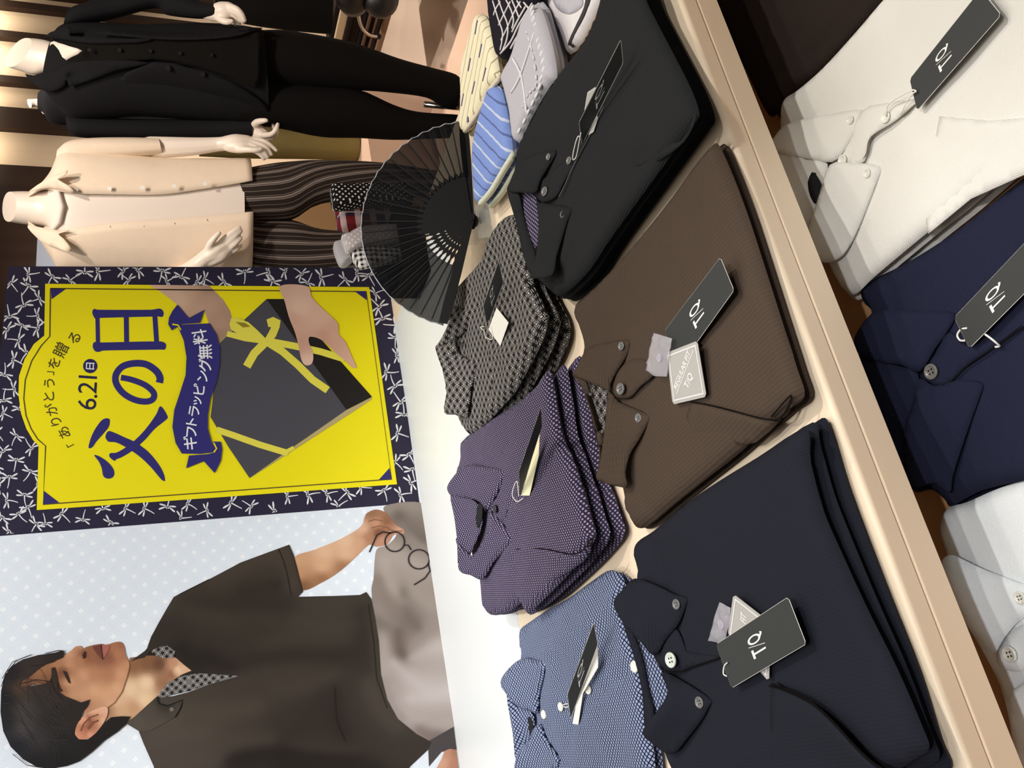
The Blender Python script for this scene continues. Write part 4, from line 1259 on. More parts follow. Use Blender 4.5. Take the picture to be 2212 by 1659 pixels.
# ---- blue lattice pile
KB = (1060, 1180, 3.464)
top = [(1322, 1231), (1275, 1258), (1230, 1291), (1185, 1316), (1147, 1342), (1124, 1360), (1122, 1385), (1127, 1422), (1110, 1490), (1120, 1600), (1135, 1700), (1300, 1760), (1410, 1690), (1400, 1560), (1375, 1430), (1345, 1320), (1352, 1262)]
bot = [(p[0] + 18, p[1] + 6) for p in top]
r_blu, zt_ = stack(top, bot, BZ, [0.009, 0.011], F_BLU,
    ['blue lattice patterned shirt underneath, showing as a corner beside the navy pile', 'blue lattice patterned shirt with white buttons, on top beside the navy pile'],
    'blue lattice shirts in a pile', 6, dict(r=0.02, wr=0.003, creases=[([(1225, 1590), (1280, 1520), (1340, 1460), (1400, 1440)], -0.0015, 0.006), ([(1200, 1380), (1280, 1340), (1330, 1290)], 0.003, 0.012), ([(1150, 1440), (1200, 1400), (1260, 1400)], 0.002, 0.01)]))
Z = zt_ - 0.002
collar_parts(r_blu, Z, F_BLU,
    q('228,842,.012 320,850,.008 415,878,.003 395,960,.004 360,1100,.006 345,1245,.008 290,1230,.012 200,1200,.020 120,1110,.026 72,1018,.028 130,920,.024', *KB),
    q('365,1330,.006 420,1460,.004 515,1600,.003 470,1680,.004 350,1720,.010 190,1720,.024 185,1600,.026 230,1500,.020 290,1450,.014 310,1380,.010', *KB),
    q('120,1110,.026 200,1200,.016 285,1230,.010 320,1280,.008 320,1400,.008 270,1480,.012 190,1600,.024 165,1400,.026', *KB), None, None, None, dict(puff=0.003))
cloth('neck_label', q('275,1290,.0125 300,1280,.010 320,1360,.009 312,1460,.010 290,1400,.0115', *KB), Z, F_BLK, r_blu, th=0.0006, step=0.005, sm=2)
for x, y, r, dz in ((400, 1258, .0062, .004), (527, 1200, .006, .004), (733, 1070, .0062, .003), (1080, 900, .0066, .004)):
    p = q('%g,%g' % (x, y), *KB)[0]; button(r_blu, p[0], p[1], Z + dz, r, G_W, (0, -0.2), holes=False)
tg, c = hang_tag([(1232, 1553, .008), (1225, 1500, .022), (1282, 1345, .040), (1291, 1392, .020)], Z, 'black swing tag tilted up on the blue lattice shirt', (.22, .8, .42, .62))
cord(tg, q('530,1195,.008 560,1180,.012 590,1185,.014 570,1205,.010 545,1200,.007', *KB), Z)
c = planar([(1060 + a / 3.464, 1180 + b / 3.464, d) for a, b, d in ((800, 742, .018), (803, 905, .008), (690, 1100, .005), (655, 1335, .004), (612, 1328, .005), (640, 1180, .010))], Z)
mb = MB(); mb.plate(c if poly_normal(c).z > 0 else c[::-1], 0.0006)
tag(mb.build('price_card', M_PAPER), 'folded white card under the black tag on the blue lattice shirt', 'tag')

# ---- shirts on the lower shelf
Z0 = SHZ
top = [(1530, -80), (1560, 40), (1620, 170), (1662, 250), (1688, 238), (1702, 212), (1780, 145), (1850, 66), (1930, -40), (1900, -200), (1600, -200)]
stack(top, [(p[0] + 20, p[1] + 8) for p in top], Z0, [0.012, 0.014], F_LBR,
    ['dark brown folded shirt underneath another on the lower shelf', 'dark brown folded shirt on the lower shelf below the black pile'],
    'dark brown shirts on the lower shelf', 7, dict(r=0.016, wr=0.0015, creases=[([(1690, -20), (1670, 60), (1650, 150)], 0.003, 0.006), ([(1860, 10), (1790, 80), (1740, 130)], -0.004, 0.008)]))
K2 = (1500, 0, 2.514)
top = [(1908, 0), (1850, 68), (1778, 147), (1723, 195), (1696, 213), (1687, 238), (1690, 300), (1730, 420), (1772, 520), (1800, 590), (1826, 628), (1850, 634), (1890, 597), (2003, 503), (2097, 428), (2212, 328), (2330, 230), (2380, 60), (2200, -120), (1990, -90)]
r_wht, zt_ = stack(top, [(p[0] + 26, p[1] + 18) for p in top], Z0, [0.012, 0.012, 0.014], F_WHT,
    ['white folded polo shirt at the bottom of the white pile', 'white folded polo shirt in the middle of the white pile', 'white folded polo shirt with button-down collar, on top of the white pile'],
    'white polo shirts in a pile', 8, dict(r=0.014, wr=0.0014, creases=[([(1965, 240), (1995, 310), (2030, 255)], -0.0012, 0.006)]))
Z = zt_ - 0.0015
collar_parts(r_wht, Z, F_WHT,
    q('440,735,.020 480,690,.018 560,655,.010 740,620,.006 905,597,.002 885,690,.003 830,790,.006 745,880,.012 600,860,.020 490,840,.026 400,800,.028', *K2),
    q('735,895,.014 850,885,.008 1003,903,.002 985,985,.003 930,1130,.004 860,1290,.006 800,1385,.010 740,1420,.012 690,1420,.016 600,1330,.024 620,1230,.024 680,1050,.018', *K2),
    q('440,800,.026 600,865,.020 720,890,.013 690,1050,.012 620,1240,.020 600,1330,.024 520,1200,.030 460,1000,.030', *K2), None, None,
    q('745,880,.007 830,780,.005 910,600,.0035 1040,560,.003 1180,540,.0025 1200,565,.0025 1085,660,.004 960,740,.006 935,830,.006 900,890,.006', *K2), dict(step=0.006))
cloth('neck_label', q('665,890,.0145 640,930,.016 615,990,.018 630,1070,.0175 665,1110,.016 690,1010,.014 660,950,.0145', *K2), Z + .002, F_BLK, r_wht, th=0.0006, step=0.005, sm=2)
seam(r_wht, q('1200,568,.003 1085,665,.005 960,745,.007 935,835,.006 900,888,.005', *K2), Z, 0.0007, plain('grey_seam', (120, 112, 100), 0.9, 0.1), 'placket_seam')
for x, y, r, dz in ((847, 652, .0042, .0055), (1040, 638, .0055, .005), (806, 870, .0055, .0075), (937, 943, .0046, .0055)):
    p = q('%g,%g' % (x, y), *K2)[0]; button(r_wht, p[0], p[1], Z + dz, r, G_W, holes=False)
cloth('pocket', q('1330,630,.001 1600,655,.001 1790,640,.002 1900,560,.001 1900,900 1500,1080 1270,1270 1240,1100 1290,850', *K2), Z, F_WHT, r_wht, th=0.001, puff=0.0008, r=0.003, step=0.007, sm=0)
tg, c = hang_tag([(1981, 239, .010), (1965, 171, .012), (2118, -22, .014), (2162, 32, .012)], Z, 'black swing tag lying on the white polo shirt', (.26, .76, .50, .66))
cord(tg, q('1040,630,.007 1060,560,.010 1180,490,.013 1205,495,.014 1190,505,.014 1150,560,.010 1120,620,.006', *K2), Z)
K3 = (1700, 500, 2.766)
top = [(1861, 627), (1895, 600), (1960, 567), (2062, 502), (2212, 385), (2330, 300), (2420, 600), (2380, 1000), (2212, 1038), (2120, 1060), (2054, 1094), (2040, 1078), (2000, 1047), (1955, 1045), (1900, 900), (1852, 740), (1884, 680), (1866, 652)]
r_ln, zt_ = stack(top, [(p[0] + 14, p[1] + 8) for p in top], Z0, [0.014, 0.018], F_LNV,
    ['navy pique polo shirt underneath another on the lower shelf', 'navy pique polo shirt with one dark button, on the lower shelf'],
    'navy polo shirts on the lower shelf', 9, dict(r=0.016, wr=0.0014, creases=[([(1925, 660), (1935, 625), (1905, 610)], -0.003, 0.005)]))
Z = zt_ - 0.0015
collar_parts(r_ln, Z, F_LNV,
    q('505,490,.014 620,470,.010 800,480,.006 995,487,.002 960,590,.004 880,700,.007 790,838,.012 690,800,.018 560,780,.024 440,740,.028 400,640,.026', *K3),
    q('790,880,.012 880,925,.008 1010,890,.006 1160,905,.002 1150,980,.003 1100,1120,.004 1040,1290,.006 985,1460,.008 965,1560,.010 880,1500,.016 730,1510,.024 700,1200,.026 760,1000,.018', *K3),
    q('440,740,.026 560,780,.020 690,810,.014 780,850,.009 770,1000,.010 720,1200,.018 730,1500,.024 600,1250,.028 500,950,.028', *K3), None, None,
    q('790,850,.006 880,740,.005 970,600,.004 1090,690,.003 1400,560,.002 1050,820,.003 990,880,.004 930,920,.006 850,900,.007', *K3), dict(step=0.006))
p = q('865,838', *K3)[0]; button(r_ln, p[0], p[1], Z + .007, .0072, button_mat('smoke', (110, 108, 104)))
seam(r_ln, q('1416,570,.003 1260,680,.004 1080,800,.005 1000,880,.005 930,920,.007', *K3), Z, 0.0008, None, 'placket_seam')
tg, c = hang_tag([(2094, 752, .010), (2061, 686, .012), (2232, 505, .014), (2268, 578, .012)], Z, 'black swing tag lying on the lower navy polo shirt', (.24, .76, .46, .64))
cord(tg, q('1075,578,.012 1040,585,.010 1018,620,.009 1035,650,.010 1062,652,.012', *K3), Z, 0.0009)
cord(tg, q('1185,615,.012 1220,640,.012 1250,665,.010 1270,685,.006 1245,690,.005', *K3), Z, 0.0009)
K4 = (1850, 1000, 2.517)
top = [(2045, 1099), (2088, 1085), (2150, 1058), (2212, 1038), (2400, 1000), (2480, 1300), (2420, 1700), (2230, 1800), (2195, 1640), (2160, 1480), (2080, 1330), (2048, 1205), (2040, 1180), (2031, 1140)]
r_pb, zt_ = stack(top, [(p[0] + 14, p[1] + 6) for p in top], Z0, [0.012, 0.016], F_PAL,
    ['pale blue polo shirt underneath another on the lower shelf', 'pale blue polo shirt with pearly buttons, on the lower shelf'],
    'pale blue polo shirts on the lower shelf', 10, dict(r=0.014, wr=0.001))
Z = zt_ - 0.0015
collar_parts(r_pb, Z, F_PAL,
    q('465,540,.024 500,502,.018 560,520,.014 700,585,.008 910,662,.003 1000,700,.002 950,810,.003 880,860,.004 800,950,.007 740,1040,.010 665,960,.016 600,880,.022 520,700,.026', *K4),
    q('830,1270,.010 900,1200,.006 1000,1150,.003 1050,1300,.003 1000,1500,.006 930,1700,.014 880,1640,.016 840,1450,.014', *K4),
    None, None, None,
    q('760,1080,.006 800,960,.004 900,880,.003 1000,900,.003 1000,1080,.003 910,1130,.004 830,1130,.005', *K4), dict(step=0.006))
for x, y, r, dz in ((890, 733, .0052, .006), (835, 1040, .0066, .007)):
    p = q('%g,%g' % (x, y), *K4)[0]; button(r_pb, p[0], p[1], Z + dz, r, G_W)
# ------------------------------------------------------------------ towels
def along(a, b, z):
    p, r = Pz(a[0], a[1], z), Pz(b[0], b[1], z)
    return math.atan2(r.y - p.y, r.x - p.x)


def striped(name, base, bands, rough=0.95, dashes=None):
    """bands: (period, offset, width, colour) across the towel (u) ; dashes: (period_u, off_u, w_u, period_v, length_v, colour)"""
    m, nt, b = base_mat(name, base, rough, 0.05)
    u, v, t = uvxy(nt)
    wob = (tex_noise(nt, t.outputs['UV'], 60, 2) - 0.5) * 0.003
    u2 = u + wob
    col = base
    for per, off, w, c in bands:
        f = ((u2 * (1 / per) + off / per).fract() - 0.5).abs().lt(w / per / 2)
        col = mix(nt, f, col, c)
    for pu, ou, wu, pv, lv, c in (dashes or []):
        row = (u2 * (1 / pu) + ou / pu)
        f = (row.fract() - 0.5).abs().lt(wu / pu / 2) * ((v * (1 / pv) + row.op('FLOOR') * 0.37).fract() - 0.5).abs().lt(lv / pv / 2)
        col = mix(nt, f, col, c)
    if not isinstance(col, tuple): nt.links.new(col, b.inputs['Base Color'])
    bump(nt, b, tex_noise(nt, t.outputs['UV'], 900, 2), 0.6, 0.0008)
    return m


T_BLUE = striped('blue_striped_terry', (130, 154, 216), [(0.034, 0.0, 0.0035, (200, 210, 228)), (0.034, 0.017, 0.003, (98, 110, 160))])
T_CREAM = striped('cream_striped_terry', (240, 232, 200), [(0.020, 0.0, 0.0026, (176, 164, 140))], dashes=[(0.040, 0.006, 0.0045, 0.06, 0.022, (62, 52, 110))])
T_GREY = plain('grey_terry', (184, 182, 190), 0.95, 0.05, 0, 0.04, 300)
T_GREYL = plain('pale_grey_loop', (226, 224, 228), 0.95, 0.05)
T_HEM = plain('pale_green_terry_edge', (214, 216, 196), 0.95, 0.05, 0, 0.08, 500)
T_CHEM = plain('cream_terry_edge', (222, 210, 188), 0.95, 0.05, 0, 0.08, 500)
T_WHITE = plain('white_cotton', (222, 218, 220), 0.9, 0.1)
T_DARK = plain('black_cotton', (34, 32, 40), 0.9, 0.1)
T_DGREY = plain('charcoal_band', (70, 66, 68), 0.9, 0.1)


def towels(name, top, step_px, z0, heights, mat, labels, group, ang, hem=None, hem_mat=None, hem_r=0.0045, wr=0.0015, seed=40, cat='towel'):
    zz = z0; n = len(heights); root = None
    for i, h in enumerate(heights):
        t = n - 1 - i
        ol = [(p[0] + step_px[0] * t, p[1] + step_px[1] * t) for p in top]
        zm = zz + h * 0.5
        root = thing(name, labels[i], cat, root_at(ol, zz + 0.0005), group)
        cloth('body', ol, zm, mat, root, puff=h * 0.48, bot=h * 0.46, r=h * 0.6, step=0.006, wr=wr, seed=seed + i, uvrot=ang)
        if hem:
            L = [(p[0] + step_px[0] * t, p[1] + step_px[1] * t) for p in hem]
            for k, dz in enumerate((h * 0.26, -h * 0.26)):
                pts = spline([tuple(Pz(p[0], p[1], zm + dz)) for p in L], 5, False)
                mb = MB(); mb.tube([V3(p) for p in pts], hem_r, 8); mb.build('hem', hem_mat, root, True)
            a = Pz(*L[-1][:2], zm + h * 0.26); b = Pz(*L[-1][:2], zm - h * 0.26)
            mb = MB(); mb.tube([a, (a + b) / 2 + (a - Pz(*L[-2][:2], zm + h * 0.26)) * 0.1, b], hem_r, 8); mb.build('fold_edge', hem_mat, root, True)
        zz += h
    return root, zz


top = [(1035, 33), (1016, 95), (1003, 152), (1003, 215), (1001, 276), (1010, 286), (1040, 237), (1062, 190), (1080, 168), (1077, 135), (1067, 75), (1052, 38)]
a = along((1045, 35), (1004, 250), .79)
towels('folded_towel', top, (14, 7), TZ, [0.020, 0.022], T_CREAM, ['cream striped hand towel underneath the cream one with navy dashes', 'cream striped hand towel with navy dashes, on top'], 'cream striped towels', a + math.pi / 2,
       q('1004,283 1030,248 1058,196 1078,170'), T_CHEM, 0.004)
top = [(1064, 188), (1046, 240), (1031, 300), (1028, 340), (1031, 400), (1036, 441), (1062, 412), (1090, 365), (1108, 334), (1101, 270), (1092, 222), (1082, 190)]
a = along((1073, 189), (1034, 430), .79)
towels('folded_towel', top, (23, 4), TZ, [0.020, 0.023], T_BLUE, ['blue striped hand towel underneath the other blue one', 'blue striped hand towel on top, its pale folded edge facing out'], 'blue striped towels', a + 0.0,
       q('1038,440 1062,412 1089,367 1107,338'), T_HEM, 0.005)
top = [(1154, 11), (1137, 42), (1125, 80), (1112, 119), (1090, 164), (1098, 200), (1107, 236), (1112, 275), (1116, 302), (1126, 308), (1138, 277), (1165, 225), (1190, 185), (1204, 166), (1197, 111), (1183, 55), (1168, 17)]
a = along((1160, 15), (1120, 300), .79)
rt, zg = towels('folded_towel', top, (11, -6), TZ, [0.018, 0.018, 0.022], T_GREY, ['grey terry towel at the bottom of the grey pile', 'grey terry towel in the middle of the grey pile', 'grey terry towel with white loop lines, on top of the grey pile'], 'grey terry towels', a)
KG = (960, 0, 3.606)
for s, r in (('700,255 590,590 520,720', .0016), ('530,450 600,600 640,880', .0016)):
    L = spline([tuple(Pz(p[0], p[1], zg + 0.0005)) for p in q(s, *KG)], 5, False)
    mb = MB(); mb.tube([V3(p) for p in L], r, 6); mb.build('loop_line', T_GREYL, rt, True)
mb = MB()
for s in ('640,240 690,430 715,650 650,740 600,850', ):
    L = resample(np.array(spline([tuple(Pz(p[0], p[1], zg + 0.0006)) for p in q(s, *KG)], 6, False)), 0.009, False)
    for k in range(0, len(L) - 1, 2): mb.tube([V3(L[k]), V3(L[k + 1])], .0014, 6)
mb.build('dashed_loop_line', T_GREYL, rt, True)
mb = MB()
for x, y in q('700,70 705,110 712,155 725,205 735,255 748,315 760,365 775,420 785,480 790,545 775,610 760,680 735,745 705,805 670,875 640,945 600,1020'.replace(' 7', ' 7'), *KG):
    p = Pz(x, y, zg - 0.0045); mb.ball(p + V3((0, 0, 0.003)), (0.0026, 0.0062, 0.0024), 6)
mb.build('terry_loops', T_GREYL, rt, True)

# dark lattice cloth
top = [(1058, -40), (1061, 0), (1066, 50), (1072, 90), (1079, 121), (1088, 128), (1098, 124), (1110, 95), (1127, 61), (1144, 20), (1168, 0), (1180, -40)]
rt, zl = towels('folded_cloth', top, (12, -6), TZ, [0.020, 0.022], T_DARK, ['black cloth underneath the black one with white netting pattern', 'black folded cloth with a white netting pattern, beside the grey towels'], 'black netting pattern cloths', 0, cat='cloth')
mb = MB()
KL = (600, 0, 2.766)
for s in ('1285,5 1320,120 1345,200 1330,300', '1320,0 1345,70 1375,150 1370,230 1345,300', '1365,0 1395,60 1410,120 1400,170', '1400,0 1425,60 1440,100', '1330,10 1300,60 1290,90', '1390,10 1350,90 1320,150',
          '1450,10 1410,80 1370,170 1335,240', '1480,40 1440,110 1400,190', '1470,15 1500,50', '1430,5 1455,45', '1520,20 1440,150 1390,250 1330,320', '1560,20 1480,140 1430,220 1390,290'):
    L = spline([tuple(Pz(p[0], p[1], zl + 0.0004)) for p in q(s, *KL)], 4, False)
    mb.tube([V3(p) for p in L], 0.0014, 5)
mb.build('netting_pattern', T_WHITE, rt, True)

# white cloth with a dark fringe band
top = [(1180, -60), (1186, 0), (1205, 50), (1226, 103), (1234, 118), (1256, 92), (1285, 35), (1303, 0), (1330, -60)]
rt, zw = towels('folded_cloth', top, (10, -5), TZ, [0.018], T_WHITE, ['white folded cloth with a dark fringed band, behind the black shirts'], None, 0, cat='cloth')
cloth('charcoal_band', q('1848,-40 1878,-40 1830,90 1790,170 1755,240 1740,268 1733,262 1750,215 1800,110 1830,40', *KL), zw + 0.0008, T_DGREY, rt, th=0.001, puff=0.0012, r=0.004, step=0.006, sm=2)
cloth('grey_disc', q('1640,-30 1800,-30 1822,20 1795,60 1740,85 1690,70 1655,30', *KL), zw + 0.0004, T_GREY, rt, th=0.0006, puff=0.0005, r=0.003, step=0.008, sm=3)
mb = MB()
for k in range(4):
    x = 1736 + k * 9
    mb.tube([Pz(600 + x / 2.766, 266 / 2.766, zw - .001), Pz(600 + (x - 2) / 2.766, 285 / 2.766, zw - .006), Pz(600 + (x + 3) / 2.766, (310 + 8 * (k % 2)) / 2.766, zw - .012)], 0.0012, 5)
mb.build('fringe', T_DGREY, rt, True)

# ------------------------------------------------------------------ folding fan
FP = V3((0.834, 1.09, 0.79))
az, el = math.radians(-12), math.radians(23)
FN = V3((math.sin(az) * math.cos(el), -math.cos(az) * math.cos(el), math.sin(el)))
FX = V3((math.cos(az), math.sin(az), 0)); FU = FX.cross(FN) * -1.0
if FU.z < 0: FU = -FU


def fan_ang(x, y):
    d = Pp(x, y, FP, np.array(FN)) - FP
    return math.atan2(d.dot(FU), d.dot(FX)), d.length


a0, _r = fan_ang(1000, 262); a1, _r = fan_ang(957, 704)
FR = 0.184


def fpt(an, r, off=0.0): return FP + (FX * math.cos(an) + FU * math.sin(an)) * r + FN * off


m_leaf, nt, b = base_mat('sheer_black_cloth', (18, 18, 20), 0.9, 0.1)
b.inputs['Alpha'].default_value = 0.91
M_RIB = plain('black_lacquer_bamboo', (15, 15, 15), 0.55, 0.25)
M_EDGE = plain('grey_binding', (178, 180, 184), 0.8, 0.1)
fan = thing('folding_fan', 'open black folding fan with sheer pleated leaf, propped upright on the table', 'fan', tuple(FP))
NR = 25; n = 2 * NR
vs, fs = [], []
RR = [0.082, 0.11, 0.14, 0.165, FR]
for i in range(n + 1):
    an = a0 + (a1 - a0) * i / n
    for k, r in enumerate(RR):
        vs.append(fpt(an, r, (0.0022 if i % 2 else -0.0022) * (0.6 + 0.4 * k / 4)))
m_ = len(RR)
for i in range(n):
    for k in range(m_ - 1): fs.append((i * m_ + k, i * m_ + k + 1, (i + 1) * m_ + k + 1, (i + 1) * m_ + k))
leaf = mk('leaf', vs, fs, m_leaf, fan, False)
mb = MB(); mb.tube([fpt(a0 + (a1 - a0) * i / n, FR, (0.0024 if i % 2 else -0.0024)) for i in range(n + 1)], 0.0009, 6)
mb.build('edge_binding', M_EDGE, leaf)
for i in range(NR + 1):
    t = i / NR; an = a0 + (a1 - a0) * t
    mb = MB()
    guard = i in (0, NR)
    off = 0.003 * (t - 0.5)
    if guard:
        w = [(0.0, .0045), (0.03, .0055), (0.09, .0075), (0.15, .0085), (FR - .002, .0070)]
    elif t > 0.60:      # pierced sticks, waisted
        w = [(0.0, .0025), (0.028, .0028), (0.034, .0016), (0.040, .0036), (0.046, .0016), (0.052, .0040), (0.058, .0018), (0.066, .0042), (0.074, .0014), (0.082, .0022), (0.09, .0012), (FR - .004, .0010)]
    else:
        w = [(0.0, .0028), (0.03, .0034), (0.06, .0050), (0.08, .0058), (0.086, .0040), (0.092, .0013), (FR - .004, .0010)]
    d = FX * math.cos(an) + FU * math.sin(an); s = FN.cross(d).normalized()
    th = 0.0011 if guard else 0.0005
    o = off + (0.003 if i == NR else -0.003 if i == 0 else 0)
    v = []
    for r, hw in w:
        for sg in (-1, 1):
            for hh in (-th, th): v.append(FP + d * (r - (0.012 if r == 0 else 0)) + s * sg * hw + FN * (o + hh))
    f = []
    for k in range(len(w) - 1):
        q0, q1 = k * 4, k * 4 + 4
        f += [(q0, q1, q1 + 1, q0 + 1), (q0 + 2, q0 + 3, q1 + 3, q1 + 2), (q0 + 1, q1 + 1, q1 + 3, q0 + 3), (q0, q0 + 2, q1 + 2, q1)]
    e = (len(w) - 1) * 4
    f += [(0, 1, 3, 2), (e, e + 2, e + 3, e + 1)]
    mb.add(v, f); mb.build('guard_stick' if guard else 'rib', M_RIB, fan)
mb = MB(); mb.tube([FP + FN * 0.007, FP - FN * 0.007], 0.003, 12); mb.build('rivet', M_RIB, fan)
# clear stand
st = thing('fan_stand', 'small clear acrylic stand holding up the black fan', 'stand', (FP.x, FP.y, TZ))
KF = (680, 220, 3.318)
pc = Pz(1043, 480, TZ)
c = [Pz(x, y, TZ) for x, y in ((1020, 405), (1028, 530), (1062, 480), (1048, 398))]
mb = MB(); mb.prism([(p.x, p.y) for p in (c if True else c)], TZ + 0.0003, TZ + 0.004); mb.build('base_plate', M_CLEAR, st)
fx = V3((FX.x, FX.y, 0))
fd = V3((-FN.x, -FN.y, 0)).normalized()
for k, (dy, hgt) in enumerate(((-0.012, 0.045), (0.012, 0.075))):
    o = V3((FP.x, FP.y, TZ + 0.004)) + fd * dy
    up = V3((0, 0, 1)) + fd * 0.42
    p = [o - fx * 0.03, o + fx * 0.03, o + fx * 0.03 + up * hgt * 0.6, o - fx * 0.03 + up * hgt * 0.6]
    mb = MB(); mb.plate(p, 0.0025); mb.build('prong', M_CLEAR, st)
mb = MB(); p = Pz(1040, 470, TZ + 0.0042); mb.tube([p, p + V3((0, 0, 0.0012))], 0.011, 20); mb.build('rubber_disc', M_RIB, st)

# ------------------------------------------------------------------ handkerchief holder behind the fan
HX0, HX1, HY = PY(935, 588, 1.45).x, TX1 - 0.01, 1.45
holder = thing('cloth_holder', 'open black box of folded patterned cloths behind the fan', 'box', ((HX0 + HX1) / 2, HY, TZ))
zh = PY(838, 560, HY).z
mb = MB(); mb.box(HX0, HY - 0.004, TZ, HX1 + 0.03, HY, zh - 0.03); mb.build('front_panel', M_RIB, holder)
mb = MB(); mb.box(HX0, HY + 0.10, TZ, HX1 + 0.03, HY + 0.104, zh - 0.02); mb.build('rear_panel', M_RIB, holder)
for x in (HX0, HX1 + 0.026):
    mb = MB(); mb.box(x, HY, TZ, x + 0.004, HY + 0.10, zh - 0.03); mb.build('side_panel', M_RIB, holder)
mb = MB(); mb.box(HX0 + .004, HY, TZ, HX1 + 0.026, HY + 0.1, TZ + 0.004); mb.build('bottom_panel', M_RIB, holder)


def patt(name, kind):
    if kind == 'polka':
        m, nt, b = base_mat(name, (30, 28, 30), 0.9, 0.1); u, v, t = uvxy(nt)
        k = 0.7071 / 0.0095; x, y = ((u * k + v * k).fract() - 0.5), ((v * k - u * k).fract() - 0.5)
        nt.links.new(mix(nt, (x * x + y * y).lt(0.05), (30, 28, 30), (232, 228, 222)), b.inputs['Base Color'])
    elif kind == 'plaid':
        m, nt, b = base_mat(name, (110, 34, 40), 0.9, 0.1); u, v, t = uvxy(nt)
        c1 = mix(nt, (u * 30).fract().gt(0.55), (118, 36, 42), (58, 40, 70)); c2 = mix(nt, (v * 30).fract().gt(0.6) * 0.55, c1, (230, 214, 210)); c3 = mix(nt, (u * 30 + 0.2).fract().lt(0.12) * 0.7, c2, (226, 210, 206))
        nt.links.new(c3, b.inputs['Base Color'])
    elif kind == 'greydot':
        m, nt, b = base_mat(name, (178, 170, 172), 0.9, 0.1); u, v, t = uvxy(nt)
        k = 0.7071 / 0.0095; x, y = ((u * k + v * k).fract() - 0.5), ((v * k - u * k).fract() - 0.5)
        nt.links.new(mix(nt, (x * x + y * y).lt(0.05), (178, 170, 172), (218, 210, 208)), b.inputs['Base Color'])
    else:
        m, nt, b = base_mat(name, (240, 238, 234), 0.9, 0.1); u, v, t = uvxy(nt)
        f = (u * 90).fract().gt(0.5) * 0.55 + (v * 90).fract().gt(0.5) * 0.45
        nt.links.new(mix(nt, f, (222, 218, 214), (26, 24, 28)), b.inputs['Base Color'])
    return m


def rolled(label, pts, Y, depth, mat, z_bottom=TZ + 0.006):
    """a folded cloth standing on edge: front outline in the plane y = Y, rounded over its top"""
    P = spline([(PY(a, b, Y).x, PY(a, b, Y).z) for a, b in pts], 4, True)
    P = [(x, max(z, z_bottom)) for x, z in P]
    c = np.mean(P, 0); n = len(P); vs, fs = [], []
    for k, (s, dy) in enumerate(((0.0, -.004), (0.6, -.0035), (0.9, -.001), (1.0, 0.006), (1.0, depth - .006), (0.9, depth), (0.0, depth + .002))):
        for x, z in P: vs.append((c[0] + (x - c[0]) * s, Y + dy, c[1] + (z - c[1]) * s))
    for k in range(6):
        for i in range(n): fs.append((k * n + i, k * n + (i + 1) % n, (k + 1) * n + (i + 1) % n, (k + 1) * n + i))
    uv = [(v[0] + v[1], v[2] + v[1] * 0.3) for v in vs]
    root = thing('folded_cloth', label, 'cloth', (float(c[0]), Y + depth / 2, float(min(p[1] for p in P))))
    mk('body', vs, [f[::-1] for f in fs], mat, root, True, uv)
    return root


rolled('black folded cloth with white polka dots standing behind the fan', q('120,580 130,700 160,735 400,700 880,690 880,580 440,575 200,585', *KF), HY + 0.012, 0.030, patt('polka_cotton', 'polka'))
rolled('red and navy plaid folded cloth standing behind the fan', q('152,745 165,800 172,870 230,890 420,860 880,800 880,700 390,705 200,738', *KF), HY + 0.055, 0.03, patt('plaid_cotton', 'plaid'))
rolled('grey dotted cloth, nearest the fan of the two grey ones', q('195,950 230,1035 260,1050 360,1010 860,960 860,870 360,880 230,935', *KF), HY + 0.014, 0.03, patt('grey_dotted_cotton', 'greydot'))
rolled('plain grey rolled cloth beside the grey dotted one behind the fan', q('140,1000 185,1135 230,1140 300,1090 620,1060 620,1000 260,1050 200,990', *KF), HY + 0.058, 0.03, plain('plain_grey_cotton', (172, 168, 170), 0.9, 0.1))
rolled('black and white gingham cloth standing behind the fan', q('240,1050 300,1150 325,1175 420,1160 700,1100 700,1050 400,1020 300,1050', *KF), HY + 0.030, 0.02, patt('gingham_cotton', 'gingham'))
# ------------------------------------------------------------------ mannequins
class Fr:
    """an upright sheet through a standing figure, facing the viewer"""
    def __init__(s, x, y, z):
        s.p = Pz(x, y, z); n = V3((-s.p.x, -s.p.y, 0)).normalized(); s.n = n
        s.t = V3((-n.y, n.x, 0))

    def __call__(s, x, y, f=0.0): return Pp(x, y, s.p + s.n * f, np.array(s.n))


